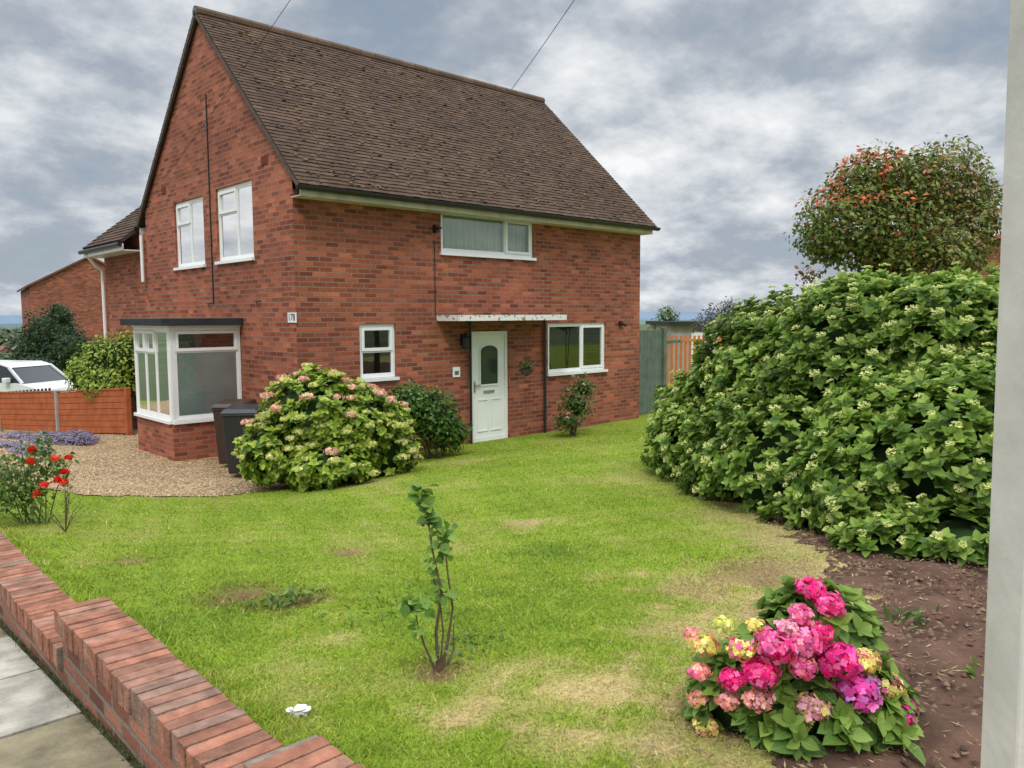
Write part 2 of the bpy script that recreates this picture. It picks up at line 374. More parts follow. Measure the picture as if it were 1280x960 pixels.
tag(grid_sheet('lawn',xs,ys,tz,M_lawn,colf=lambda x,y:lawncol(x,y,.80)),'sloping front lawn','lawn',kind='structure')
tag(grid_sheet('gravel_drive',np.arange(1.1,6,.06),np.arange(9,23,.06),lambda x,y:T(x,y)+.012,M_gravel,in_gravel),'gravel drive','drive',kind='structure')
tag(grid_sheet('soil_bed',np.arange(1.1,14,.04),np.arange(-4,8,.04),lambda x,y:T(x,y)+.002+.022*np.sin(x*9+y*4)*np.sin(y*8-x*3)*np.clip(bed_d(x,y)*4,0,1)+.008*np.sin(x*31)*np.sin(y*27+x*9),M_soil,in_bed),'soil bed','soil',kind='structure')
rr=np.concatenate([np.arange(0,30,2),30*1.22**np.arange(0,29)]); aa=np.linspace(0,2*pi,73)
A_,R_=np.meshgrid(aa,rr)
x=(R_*np.cos(A_)).ravel(); y=(R_*np.sin(A_)).ravel(); r=R_.ravel()
near=np.where(x>1,T(x,np.minimum(y,40)),np.minimum(PV(np.clip(y,-15,40)),-1))-.45
far=-2.9-.055*np.clip(r-26,0,430)-4*np.clip((r-456)/3000,0,1)
k=np.clip((r-26)/30,0,1); z=near*(1-k)+far*k+np.where(r>60,np.sin(x*.011)*np.cos(y*.013)*2,0)
na=len(aa); i=np.arange((len(rr)-1)*(na-1)); q=i//(na-1); c=i%(na-1); a=q*na+c
M_ground=simple('far_ground',(.075,.105,.045),.95,.5,.01)
tag(np_mesh('ground',np.stack([x,y,z],1),np.stack([a,a+1,a+na+1,a+na],1),M_ground,smooth=True),'ground falling away to the valley','ground',kind='structure')
def hills(name,dist,base,h0,seed,col):
    b=MB(); n=90; pr=None
    for i in range(n+1):
        an=YAW-math.radians(55)+math.radians(110)*i/n
        hh=h0*(1+.35*math.sin(i*.23+seed)+.22*math.sin(i*.61+seed*2)+.08*math.sin(i*1.9))
        p=(Vector((math.sin(an),math.cos(an),0))*dist)
        cur=(Vector((p.x,p.y,base)),Vector((p.x*1.05,p.y*1.05,hh)),Vector((p.x*1.25,p.y*1.25,base)))
        if pr:
            b.face([pr[0],cur[0],cur[1],pr[1]]); b.face([pr[1],cur[1],cur[2],pr[2]])
        pr=cur
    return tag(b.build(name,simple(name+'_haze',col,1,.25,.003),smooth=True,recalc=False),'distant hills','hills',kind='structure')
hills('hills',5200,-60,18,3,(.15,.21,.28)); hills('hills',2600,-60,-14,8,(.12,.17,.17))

# grass blades
n=480000
rad=np.exp(rng.uniform(math.log(1.9),math.log(17),n)); ang=rng.uniform(-math.radians(46),math.radians(44),n)
x=rad*(np.cos(ang)*F.x+np.sin(ang)*R.x); y=rad*(np.cos(ang)*F.y+np.sin(ang)*R.y)
dry,bare=lawnmask(x,y)
bd=bed_d(x,y)+rng.normal(0,.17,n)
keep=(x>1.15)&(y<10.85)&(bd<0)&~in_gravel(x,y)&(rng.random(n)>bare*1.05)&(rng.random(n)>np.clip(dry,0,1)*.35)
x,y,dry,rad=x[keep],y[keep],dry[keep],rad[keep]; n=len(x)
h=rng.uniform(.008,.022,n)*(1+.7*np.clip(-dry,0,1))*(1-.3*np.clip(dry,0,1)); tall=rng.random(n)<.012; h[tall]*=2.4
wall=(x<1.35); h[wall]*=1.7
wd=.0014+.0007*rad; th=rng.uniform(0,2*pi,n); lean=rng.normal(0,.75,(n,2))*h[:,None]
z=T(x,y)-.004; P=np.stack([x,y,z],1); sdv=np.stack([np.cos(th)*wd,np.sin(th)*wd,np.zeros(n)],1)
V=np.empty((n*3,3)); V[0::3]=P-sdv; V[1::3]=P+sdv; V[2::3]=P+np.stack([lean[:,0],lean[:,1],h],1)
c=lawncol(x,y)*rng.uniform(.72,1.34,(n,1)); st=rng.random(n)<(.06+.4*np.clip(dry,0,1)); c[st]=np.array([.50,.42,.19])*rng.uniform(.6,1.15,(st.sum(),1))
c[:,0]*=rng.uniform(.85,1.25,n)
cc=np.repeat(c,3,0); cc[2::3]*=1.15
tag(np_mesh('grass',V,np.arange(n*3).reshape(-1,3),M_grass,col=cc),'short mown grass of the front lawn with dry straw patches','grass',kind='stuff')

def scatter_stones(name,n,gen,size,cols,mat,label,cat):
    x,y=gen(n); n=len(x); s=size*rng.uniform(.5,1.3,n); th=rng.uniform(0,2*pi,n)
    base=np.array([[1,0,0],[.2,.8,0],[-.9,.3,0],[-.4,-.8,0],[.1,.05,.8]]); sc=rng.uniform(.6,1.2,(n,5,3))
    b=base[None]*sc; ct,st=np.cos(th)[:,None],np.sin(th)[:,None]
    bx=b[:,:,0]*ct-b[:,:,1]*st; by=b[:,:,0]*st+b[:,:,1]*ct
    V=np.stack([x[:,None]+bx*s[:,None],y[:,None]+by*s[:,None],T(x,y)[:,None]+.006+b[:,:,2]*s[:,None]],2).reshape(-1,3)
    t=np.array([[0,1,4],[1,2,4],[2,3,4],[3,0,4]]); Fc=(np.arange(n)[:,None,None]*5+t[None]).reshape(-1,3)
    c=np.array(cols)[rng.integers(0,len(cols),n)]*rng.uniform(.7,1.3,(n,1))
    return tag(np_mesh(name,V,Fc,mat,col=np.repeat(c,5,0)),label,cat,kind='stuff')
def g1(n):
    x=rng.uniform(1.2,5.8,n*2); y=rng.uniform(9.2,18,n*2); k=in_gravel(x,y); return x[k][:n],y[k][:n]
scatter_stones('gravel',24000,g1,.020,[(.44,.31,.16),(.30,.19,.10),(.50,.41,.27),(.18,.125,.08),(.45,.29,.14)],M_attr,'loose golden tan gravel on the drive','gravel')
def g2(n,e=.05):
    x=rng.uniform(1.3,8,n*6); y=rng.uniform(-2,6,n*6); k=in_bed(x,y)&(bed_d(x,y)>-e); return x[k][:n],y[k][:n]
scatter_stones('soil_crumbs',18000,g2,.015,[(.125,.068,.044),(.08,.045,.032),(.165,.10,.065)],M_attr,'crumbs of red brown soil in the planting bed','soil')
x=rng.uniform(1.3,8,60000); y=rng.uniform(-2,6,60000); bd=bed_d(x,y); k=(bd>-.4)&(rng.random(len(x))<np.exp(-np.maximum(bd,0)*1.7)*.6); x,y=x[k][:7500],y[k][:7500]; n=len(x); th=rng.uniform(0,2*pi,n); L=rng.uniform(.012,.055,n)
d=np.stack([np.cos(th)*L,np.sin(th)*L,rng.uniform(-.004,.012,n)],1); s_=np.stack([-np.sin(th),np.cos(th),np.zeros(n)],1)*rng.uniform(.0010,.004,n)[:,None]
P=np.stack([x,y,T(x,y)+.026],1); V=np.empty((n*4,3)); V[0::4]=P; V[1::4]=P+d*.5+s_; V[2::4]=P+d; V[3::4]=P+d*.5-s_
c=np.array([(.38,.29,.16),(.28,.19,.10),(.18,.11,.07),(.42,.35,.2)])[rng.integers(0,4,n)]*rng.uniform(.5,1.0,(n,1))
tag(np_mesh('dead_leaf_litter',V,np.arange(n*4).reshape(-1,4),M_attr,col=np.repeat(c,4,0)),'dry leaf and straw litter on the bare soil','leaf litter',kind='stuff')

# ---------------------------------------------------------------- pavement and garden wall
b=MB(); yy=-3.0
slabc=[(.36,.34,.29),(.30,.28,.235),(.40,.375,.32),(.21,.18,.115),(.33,.31,.26)]
while yy<13:
    xx=.9
    for i in range(4):
        sz=.60; g=.009; x0=xx-sz+g; x1=xx-g; y0=yy+g; y1=yy+.75-g
        col=random.choice(slabc); dz=random.uniform(-.004,.004)
        b.hexa([(x0,y0,PV(y0)-.06),(x1,y0,PV(y0)-.06),(x1,y1,PV(y1)-.06),(x0,y1,PV(y1)-.06),(x0,y0,PV(y0)+dz),(x1,y0,PV(y0)+dz),(x1,y1,PV(y1)+dz),(x0,y1,PV(y1)+dz)],col)
        xx-=sz
    yy+=.75
M_slab=simple('paving_slab',(0,0,0),.9,.45,7,bump=.4,attr=True,bscale=50)
tag(b.build('pavement',M_slab,bevel=.004),'paved footway','pavement',kind='structure')
b=MB(); b.hexa([(-1.6,-3,PV(-3)-.09),(1.0,-3,PV(-3)-.09),(1.0,13,PV(13)-.09),(-1.6,13,PV(13)-.09),(-1.6,-3,PV(-3)-.012),(1.0,-3,PV(-3)-.012),(1.0,13,PV(13)-.012),(-1.6,13,PV(13)-.012)])
tag(b.build('pavement_joints',simple('joint_dirt',(.06,.065,.035),.95,.5,8,bump=.6)),'dirt between the slabs','pavement',kind='structure')
n=3200; y=rng.uniform(1,9,n); y=y+.12*np.sin(y*40); x=.915-np.abs(rng.normal(0,.018,n)); h=rng.uniform(.006,.026,n); th=rng.uniform(0,6.28,n)
P=np.stack([x,y,PV(y)-.005],1); s_=np.stack([np.cos(th),np.sin(th),0*th],1)*.003; V=np.empty((n*3,3)); V[0::3]=P-s_; V[1::3]=P+s_; V[2::3]=P+np.stack([rng.normal(0,.010,n),rng.normal(0,.010,n),h],1)
tag(np_mesh('wall_foot_moss',V,np.arange(n*3).reshape(-1,3),M_grass,col=np.repeat(np.array([[.10,.13,.04],[.16,.14,.07],[.07,.08,.04]])[rng.integers(0,3,n)],3,0)),'moss and tiny weeds along the foot of the garden wall','moss',kind='stuff')
secs=[(-3.0,2.1,-1.27),(2.1,4.18,-1.40),(4.18,7.2,-1.585),(7.2,10.2,-1.77),(10.2,13,-1.95)]
gw=thing('garden_wall','low red brick garden wall with stepped brick on edge coping beside the pavement','wall',(1.0,2,-1.7))
b=MB(); cp=MB(); mo=MB()
for y0,y1,tp in secs:
    b.box(.925,1.115,y0,y1,tp-1.2,tp-.112)
    mo.box(.903,1.134,y0+.004,y1-.004,tp-.110,tp-.006)
    y_=y0
    while y_<y1-.03:
        col=random.choice([(.31,.135,.085),(.34,.15,.095),(.27,.118,.075),(.31,.165,.115),(.24,.115,.078),(.29,.15,.105),(.25,.155,.115)])
        dz=random.uniform(-.004,.004); dx=random.uniform(-.005,.005); sk=random.uniform(-.003,.003)
        X0,X1,Y0,Y1=.897+dx,1.137+dx,y_+.005,y_+.0645
        cp.hexa([(X0,Y0+sk,tp-.108),(X1,Y0-sk,tp-.108),(X1,Y1-sk,tp-.108),(X0,Y1+sk,tp-.108),(X0,Y0+sk,tp+dz),(X1,Y0-sk,tp+dz*.4),(X1,Y1-sk,tp+dz*.4),(X0,Y1+sk,tp+dz)],col); y_+=.0705
b.build('wall_body',M_brick2,gw); mo.build('coping_mortar',simple('mortar',(.20,.17,.135),.95,.4,20,bump=.5),gw)
cp.build('coping',M_coping,gw,bevel=.003)

# ---------------------------------------------------------------- house
HX0,HX1,HY0,HY1,HZ=5.74,14.11,10.85,17.15,-2.45
EZ,RZ,EY,RY=1.93,5.30,10.5,14.0
house=thing('brick_house','red brick two storey house with steep brown tiled roof and white front door','house',(HX0,HY0,HZ))
mpF=lambda a,z,d:(a,HY0+d,z)
mpG=lambda a,z,d:(HX0+d,a,z)
def wall_with_holes(b,mp,a0,a1,z0,top,holes,extra=[]):
    cuts=sorted(set([a0,a1]+[h[0] for h in holes]+[h[1] for h in holes]+extra))
    for ca,cb_ in zip(cuts[:-1],cuts[1:]):
        mid=(ca+cb_)/2; hs=sorted([h for h in holes if h[0]<mid<h[1]],key=lambda h:h[2]); z=z0
        for h in hs:
            b.face([mp(ca,z,0),mp(cb_,z,0),mp(cb_,h[2],0),mp(ca,h[2],0)]); z=h[3]
        b.face([mp(ca,z,0),mp(cb_,z,0),mp(cb_,top(cb_),0),mp(ca,top(ca),0)])
    for h in holes:
        A0,A1,Z0,Z1=h; D=.12
        b.face([mp(A0,Z0,0),mp(A0,Z0,D),mp(A0,Z1,D),mp(A0,Z1,0)]); b.face([mp(A1,Z0,0),mp(A1,Z0,D),mp(A1,Z1,D),mp(A1,Z1,0)])
        b.face([mp(A0,Z0,0),mp(A1,Z0,0),mp(A1,Z0,D),mp(A0,Z0,D)]); b.face([mp(A0,Z1,0),mp(A1,Z1,0),mp(A1,Z1,D),mp(A0,Z1,D)])
def rectF(l,t,r_,bt):
    p=[ony(l,t[0],HY0),ony(r_,t[1],HY0),ony(l,bt[0],HY0),ony(r_,bt[1],HY0)]
    return ((p[0].x+p[2].x)/2,(p[1].x+p[3].x)/2,(p[2].z+p[3].z)/2,(p[0].z+p[1].z)/2)
def rectG(l,t,r_,bt):
    p=[onx(l,t[0],HX0),onx(r_,t[1],HX0),onx(l,bt[0],HX0),onx(r_,bt[1],HX0)]
    ya=(p[0].y+p[2].y)/2; yb=(p[1].y+p[3].y)/2
    return (min(ya,yb),max(ya,yb),(p[2].z+p[3].z)/2,(p[0].z+p[1].z)/2)
W1=rectF(551,(262,275),667,(319,325)); W2=rectF(450,(405,405),495,(478,474)); W3=rectF(685,(404,403),757,(469,465)); DR=rectF(590,(414,414),636,(552,548))
DR=(DR[0],DR[1],-2.32,DR[3])
G1=rectG(219,(253,245),255,(338,334)); G2=rectG(271,(237,223),316,(331,325))
BY0,BY1,BX=12.80,14.51,4.57
b=MB()
wall_with_holes(b,mpF,HX0,HX1,HZ,lambda a:1.9,[W1,W2,W3,DR])
gt=lambda a:EZ-.06+(min(a,2*RY-a)-EY)*(RZ-EZ)/(RY-EY)
wall_with_holes(b,mpG,HY0,HY1,HZ,gt,[G1,G2],[RY])
b.face([(HX1,HY0,HZ),(HX1,HY1,HZ),(HX1,HY1,gt(HY1)),(HX1,RY,gt(RY)),(HX1,HY0,gt(HY0))])
b.face([(HX0,HY1,HZ),(HX1,HY1,HZ),(HX1,HY1,1.9),(HX0,HY1,1.9)])
b.build('wall',M_brick,house,recalc=False)
b=MB(); b.box(HX0+.15,HX1-.15,HY0+.15,HY1-.15,-.12,.02); b.box(HX0+.15,HX1-.15,12.6,12.7,-2.4,-.13); b.box(7.9,8.0,HY0+.15,12.59,-2.4,-.13); b.build('inner_wall',simple('room_paint',(.35,.32,.28),.9,.1),house)

# roof
b=MB(); x0,x1=5.655,14.22
Ls=math.hypot(RY-EY,RZ-EZ); sv=Vector((0,RY-EY,RZ-EZ))/Ls; nv=Vector((0,-(RZ-EZ),RY-EY))/Ls
sv2=Vector((0,-(RY-EY),RZ-EZ))/Ls; nv2=Vector((0,(RZ-EZ),RY-EY))/Ls
O1=Vector((0,EY,EZ)); O2=Vector((0,2*RY-EY,EZ)); base=(.045,.03,.022)
for O,s_,n_ in ((O1,sv,nv),(O2,sv2,nv2)):
    p=[]
    for zz in (-.055,-.012):
        for xx,ss in ((x0,0.01),(x1,0.01),(x1,Ls),(x0,Ls)): p.append(O+s_*ss+n_*zz+Vector((xx,0,0)))
    b.hexa(p,base)
tcs=[(.088,.055,.038),(.097,.061,.042),(.081,.052,.037),(.108,.069,.047),(.074,.049,.036),(.094,.057,.039)]
ga,tw=.095,.155
def tiles(O,s_,n_):
    rows=int(Ls/ga)
    for i in range(rows+1):
        s0=i*ga-.02; s1=min(s0+ga*1.35,Ls); xx=x0-(tw/2 if i%2 else 0)
        while xx<x1:
            xa=max(xx+.0015,x0); xb=min(xx+tw-.0015,x1)
            if xb-xa>.02:
                l0=.020+random.uniform(-.003,.006); l1=.020+random.uniform(-.003,.006); j=random.uniform(-.005,.005)
                c=random.choice(tcs); f=random.uniform(.84,1.15); c=(c[0]*f,c[1]*f,c[2]*f)
                a_=O+Vector((xa,0,0))+s_*(s0+j); b_=O+Vector((xb,0,0))+s_*(s0+j); d_=O+Vector((xa,0,0))+s_*s1; e_=O+Vector((xb,0,0))+s_*s1
                b.hexa([a_+n_*(l0-.014),b_+n_*(l1-.014),e_-n_*.004,d_-n_*.004,a_+n_*l0,b_+n_*l1,e_+n_*.004,d_+n_*.004],c)
            xx+=tw
tiles(O1,sv,nv); tiles(O2,sv2,nv2)
roof=b.build('roof',M_tile,house,recalc=False)
b=MB(); xx=x0
while xx<x1-.1:
    x2=min(xx+.33,x1); col=random.choice([(.13,.085,.06),(.11,.075,.05),(.15,.10,.07)]); pr=None
    for k in range(7):
        a_=math.radians(-20+220*k/6); pt=(math.cos(a_)*.11,math.sin(a_)*.10)
        if pr: b.face([(xx+.004,RY+pr[0],RZ-.02+pr[1]),(x2-.004,RY+pr[0],RZ-.02+pr[1]),(x2-.004,RY+pt[0],RZ-.02+pt[1]),(xx+.004,RY+pt[0],RZ-.02+pt[1])],col)
        pr=pt
    xx+=.33
b.box(x0,x1,RY-.07,RY+.07,RZ-.05,RZ+.05,(.2,.17,.14))
b.build('ridge',M_tile,roof,recalc=False)
b=MB()
for i in range(900):
    s_=Ls*random.random()**1.2*.93+.05; xx=random.uniform(x0+.1,x1-.1); p=O1+sv*s_+nv*.024+Vector((xx,0,0)); r_=random.uniform(.009,.028)
    b.blob(p,(r_*1.5,r_,r_*.6),6,.2,random.choice([(.22,.155,.08),(.15,.115,.055),(.27,.20,.11),(.08,.055,.035)]))
o=b.build('moss',M_attr,roof,smooth=True); o['kind']='stuff'
M_verge=simple('verge_mortar',(.10,.08,.07),.9,.3,8)
for xx in (x0-.001,x1-.045):
    for O,s_,n_ in ((O1,sv,nv),(O2,sv2,nv2)):
        b=MB(); p=[]
        for zz in (-.075,-.012):
            for dx,ss in ((0,0.0),(.045,0.0),(.045,Ls-.02),(0,Ls-.02)): p.append(O+s_*ss+n_*zz+Vector((xx+dx,0,0)))
        b.hexa(p); b.build('verge',M_verge,roof,recalc=False)
b=MB(); b.box(HX0-.03,HX1+.05,10.555,10.58,1.765,1.86); b.build('fascia',M_cream,house)
b=MB(); b.box(HX0-.03,HX1+.05,10.583,HY0-.003,1.765,1.78); b.build('soffit',M_cream,house)
b=MB(); b.box(HX0-.03,HX1+.05,17.42,17.45,1.70,1.875); b.build('fascia',M_cream,house)
for yy in (10.485,17.5):
    b=MB(); pr=None
    for k in range(9):
        a_=math.radians(180+180*k/8); pt=(math.cos(a_)*.065,math.sin(a_)*.07)
        if pr:
            for rr_ in (1,.9): b.face([(x0-.03,yy+pr[0]*rr_,1.905+pr[1]*rr_),(x1+.05,yy+pr[0]*rr_,1.905+pr[1]*rr_),(x1+.05,yy+pt[0]*rr_,1.905+pt[1]*rr_),(x0-.03,yy+pt[0]*rr_,1.905+pt[1]*rr_)])
        pr=pt
    b.build('gutter',M_black,house,recalc=False)
def curtain(parent,mp,a0,a1,z0,z1,d,mat,waves=14,amp=.02):
    b=MB(); n_=int((a1-a0)/.012)+4; pr=None
    for i in range(n_+1):
        a=a0+(a1-a0)*i/n_; dd=d+amp*math.sin(i*2*pi*waves/n_)+amp*.4*math.sin(i*1.3)
        if pr: b.face([mp(pr[0],z0,pr[1]),mp(a,z0,dd),mp(a,z1,dd),mp(pr[0],z1,pr[1])])
        pr=(a,dd)
    b.build('curtain',mat,parent,smooth=True,recalc=False)
def window(parent,mp,rc,cells,sill=True,d=.035,cur=None,cd_=.06,waves=14,amp=.02):
    a0,a1,z0,z1=rc; fb=.045; b=MB(); g=MB()
    z0s=z0+.05 if sill else z0
    b.ring(mp,a0+.003,a1-.003,z0s,z1-.003,fb,d,d+.07)
    A0,A1,Z0,Z1=a0+fb+.003,a1-fb-.003,z0s+fb,z1-fb-.003
    for (u0,u1,v0,v1,op) in cells:
        p0=A0+(A1-A0)*u0; p1=A0+(A1-A0)*u1; q0=Z0+(Z1-Z0)*v0; q1=Z0+(Z1-Z0)*v1
        wd=.05 if op else .026; dd=d-.014 if op else d+.006
        if op: b.ring(mp,p0+.004,p1-.004,q0+.004,q1-.004,wd,dd,d+.05)
        else: b.ring(mp,p0,p1,q0,q1,wd,dd,d+.06)
        g.face([mp(p0+wd,q0+wd,d+.02),mp(p1-wd,q0+wd,d+.02),mp(p1-wd,q1-wd,d+.02),mp(p0+wd,q1-wd,d+.02)])
    wn=b.build('window',M_white,parent)
    g.build('pane',M_glass,wn,recalc=False)
    if sill:
        s_=MB(); s_.mbox(mp,a0-.03,a1+.03,z0-.005,z0+.045,-.05,d+.06); s_.build('sill',M_white,wn)
    if cur is not None: curtain(wn,mp,a0+.02,a1-.02,z0+.05,z1-.03,d+cd_+.04,cur,waves,amp)
    return wn
window(house,mpF,W1,[(0,.69,0,1,0),(.69,1,0,1,1)],cur=M_curt,waves=24,amp=.016)
window(house,mpF,W2,[(0,1,.0,.50,0),(0,1,.50,1,1)])
window(house,mpF,W3,[(0,.58,0,1,0),(.58,1,0,1,1)])
window(house,mpG,G1,[(0,.5,0,1,0),(.5,1,0,.66,0),(.5,1,.66,1,1)],cur=M_curtb,waves=9)
window(house,mpG,G2,[(0,.46,0,1,0),(.46,1,0,.66,0),(.46,1,.66,1,1)],cur=M_curtb,waves=9)
bz1=-1.70; bz2=-.16
b=MB(); b.box(BX,HX0-.003,BY0,BY1,HZ,bz1); b.build('bay_base',M_brick,house)
mpB=lambda a,z,d:(a,BY0+d,z); mpC=lambda a,z,d:(BX+d,a,z)
wb=window(house,mpB,(BX+.03,HX0-.01,bz1,bz2),[(0,1,0,.76,0),(0,1,.76,1,1)],d=.0,cur=None)
b=MB(); b.box(BX+.075,HX0-.06,BY0+.035,BY0+.038,bz1+.125,bz2-.40); b.build('blind_reflection',M_blind_refl,wb)  # blind close behind the glass; reflected brightness is put into its colour
wc=window(house,mpC,(BY0+.08,BY1-.01,bz1,bz2),[(0,.36,0,1,0),(.36,.68,0,.74,0),(.36,.68,.74,1,1),(.68,1,0,.74,0),(.68,1,.74,1,1)],d=.0,cur=None)
b=MB(); b.box(BX+.075,BX+.08,BY0+.14,BY1-.08,bz1+.1,bz2-.40); b.build('blind_reflection',M_blind_refl,wc)
b=MB(); b.box(BX-.01,BX+.032,BY0-.012,BY0+.08,bz1+.045,bz2); b.build('bay_corner_post',M_white,house)
b=MB(); b.box(BX,HX0-.003,BY1-.012,BY1,bz1,bz2); b.build('bay_side_panel',M_white,house)
b=MB(); b.box(BX-.17,HX0-.004,BY0-.14,BY1+.14,bz2+.035,bz2+.15); b.build('bay_roof',M_felt,house,bevel=.01)
b=MB(); b.box(BX-.02,HX0-.004,BY0-.02,BY1+.02,bz2,bz2+.034); b.build('bay_fascia',M_white,house)
# door
a0,a1,z0,z1=DR
b=MB(); b.ring(mpF,a0+.003,a1-.003,z0,z1-.003,.06,.03,.10)
L0,L1,Q0,Q1=a0+.066,a1-.066,z0+.065,z1-.066
b.mbox(mpF,L0,L1,Q0,Q1,.055,.095)
wid=L1-L0
def arch(a0,a1,z0,z1,rise,n=10):
    pts=[(a0,z0),(a1,z0),(a1,z1-rise)]
    for k in range(1,n):
        t=pi*k/n; pts.append(((a0+a1)/2+math.cos(t)*(a1-a0)/2,z1-rise+math.sin(t)*rise))
    pts.append((a0,z1-rise)); return pts
ga0,ga1,gz0,gz1=L0+wid*.21,L1-wid*.21,Q0+.98,Q1-.18
def strip(b,pts,w,d0,d1):
    n_=len(pts)
    for i in range(n_):
        p=pts[i]; q=pts[(i+1)%n_]; b.bar(mpF(p[0],p[1],(d0+d1)/2),mpF(q[0],q[1],(d0+d1)/2),abs(d1-d0),w)
strip(b,arch(ga0,ga1,gz0,gz1,.12),.03,.035,.06)
for (pa,pb,pz,pq) in ((.12,.46,.12,.72),(.54,.88,.12,.72)):
    b.ring(mpF,L0+wid*pa,L0+wid*pb,Q0+pz,Q0+pq,.02,.042,.056)
door=b.build('door',M_white,house)
b=MB(); b.face([mpF(p[0],p[1],.050) for p in arch(ga0+.01,ga1-.01,gz0+.01,gz1-.01,.11)]); b.build('glass',M_obsc,door,recalc=False)
b=MB(); b.mbox(mpF,(L0+L1)/2-.13,(L0+L1)/2+.13,Q0+.83,Q0+.88,.040,.056); b.build('letterbox',simple('satin',(.25,.25,.25),.35),door)
b=MB(); b.mbox(mpF,L0+.02,L0+.05,Q0+.86,Q0+1.06,.035,.056); b.mbox(mpF,L0+.02,L0+.15,Q0+.98,Q0+1.0,.0,.03); b.build('handle',M_metal,door)
b=MB(); b.box(a0-.05,a1+.1,HY0-.35,HY0+.02,HZ,-2.325); b.build('doorstep',M_conc,house)
cl=ony(546,400,HY0).x; cr=ony(708,400,HY0-.62).x
b=MB(); b.box(cl+.02,cr-.02,HY0-.60,HY0-.003,-.075,.01); can=b.build('canopy',M_canopy,house)
b=MB(); b.box(cl,cr,HY0-.63,HY0-.602,-.08,.02); b.box(cr-.018,cr+.01,HY0-.60,HY0-.01,-.08,.02); b.box(cl-.01,cl+.018,HY0-.60,HY0-.01,-.08,.02); b.build('canopy_edge',M_peel,can)
def on_wall(px,py,d=.05): p=ony(px,py,HY0-d); return p
b=MB(); p=on_wall(588,415); b.tube([(p.x,p.y,-.08),(p.x,p.y,-2.38)],.022,8); b.build('downpipe',M_black,house)
b=MB(); p=on_wall(681,405); b.tube([(p.x,p.y,-.08),(p.x,p.y,-2.38)],.030,8); b.build('downpipe',M_black,house)
b=MB(); p=on_wall(543,290,.012); b.tube([(p.x,p.y,1.3),(p.x,p.y,.03)],.008,5); b.build('cable_run',M_black,house)
b=MB(); b.box(p.x-.03,p.x+.03,HY0-.10,HY0-.003,p.z-.02,p.z+.12); b.box(p.x-.01,p.x+.05,HY0-.16,HY0-.10,p.z+.04,p.z+.08); b.build('cable_bracket',M_black,house)
b=MB(); p0=onx(257,118,HX0-.012); p2=onx(265,380,HX0-.012)
b.tube([(HX0-.012,p0.y,p0.z),(HX0-.012,p0.y,p2.z+.1),(HX0-.012,p0.y,p2.z)],.013,5)
b.build('cable_run',M_black,house)
for px,py in ((262,379),(322,376)):
    b=MB(); q=onx(px,py,HX0-.03); b.tube([(HX0-.003,q.y+.06,q.z),(HX0-.05,q.y+.06,q.z),(HX0-.05,q.y-.06,q.z),(HX0-.003,q.y-.06,q.z)],.014,6); b.tube([(HX0-.05,q.y,q.z),(HX0-.05,q.y,q.z-.08)],.012,6)
    b.build('overflow_pipe',simple('rusty',(.12,.05,.035),.7),house)
for px,py in ((331,200),(205,238)):
    q=onx(px,py,HX0); b=MB(); b.box(HX0-.012,HX0-.002,q.y-.11,q.y+.11,q.z-.07,q.z+.07)
    for k in range(4): b.box(HX0-.02,HX0-.0125,q.y-.09,q.y+.09,q.z-.055+k*.033,q.z-.04+k*.033)
    b.build('air_vent',simple('vent_clay',(.22,.06,.04),.8),house)
q=ony(775,404,HY0); b=MB(); b.box(q.x-.05,q.x+.05,HY0-.05,HY0-.003,q.z-.05,q.z+.05); b.tube([(q.x,HY0-.04,q.z),(q.x+.02,HY0-.16,q.z-.05)],.035,10); b.build('security_light',M_black,house)
q=ony(577,428,HY0)
b=MB(); b.box(q.x-.035,q.x+.035,HY0-.025,HY0-.003,q.z-.05,q.z+.16); b.tube([(q.x,HY0-.02,q.z+.12),(q.x,HY0-.10,q.z+.15)],.01,6)
b.lathe((q.x,HY0-.11,q.z-.12),[(.03,0),(.06,.02),(.065,.2),(.085,.21),(.03,.28),(.008,.30)],8)
ln=b.build('wall_lantern',M_black,house)
def text_mesh(txt,size,mat,parent,loc,rot,name):
    cu=bpy.data.curves.new('t','FONT'); cu.body=txt; cu.size=size; cu.extrude=.002; cu.align_x='CENTER'; cu.align_y='CENTER'
    to=bpy.data.objects.new('t',cu); COL.objects.link(to); bpy.context.view_layer.update()
    me=bpy.data.meshes.new_from_object(to.evaluated_get(bpy.context.evaluated_depsgraph_get())); bpy.data.objects.remove(to)
    me.transform(Matrix.Translation(Vector(loc)-OFF[parent])@Euler(rot).to_matrix().to_4x4()); me.materials.clear(); return link(name,me,mat,parent)
q=onx(366,397,HX0); b=MB(); b.box(HX0-.02,HX0-.003,q.y-.125,q.y+.125,q.z-.075,q.z+.075); pl=b.build('number_plaque',M_white,house)
text_mesh('178',.15,M_black,pl,(HX0-.022,q.y,q.z),(pi/2,0,-pi/2),'number')
q=ony(570,465,HY0); b=MB(); b.box(q.x-.08,q.x+.08,HY0-.02,HY0-.003,q.z-.09,q.z+.09); pl=b.build('door_plaque',M_white,house)
b=MB(); b.box(q.x-.045,q.x+.045,HY0-.024,HY0-.0202,q.z-.05,q.z+.02); b.build('motif',simple('plaque_motif',(.1,.12,.1),.6),pl)

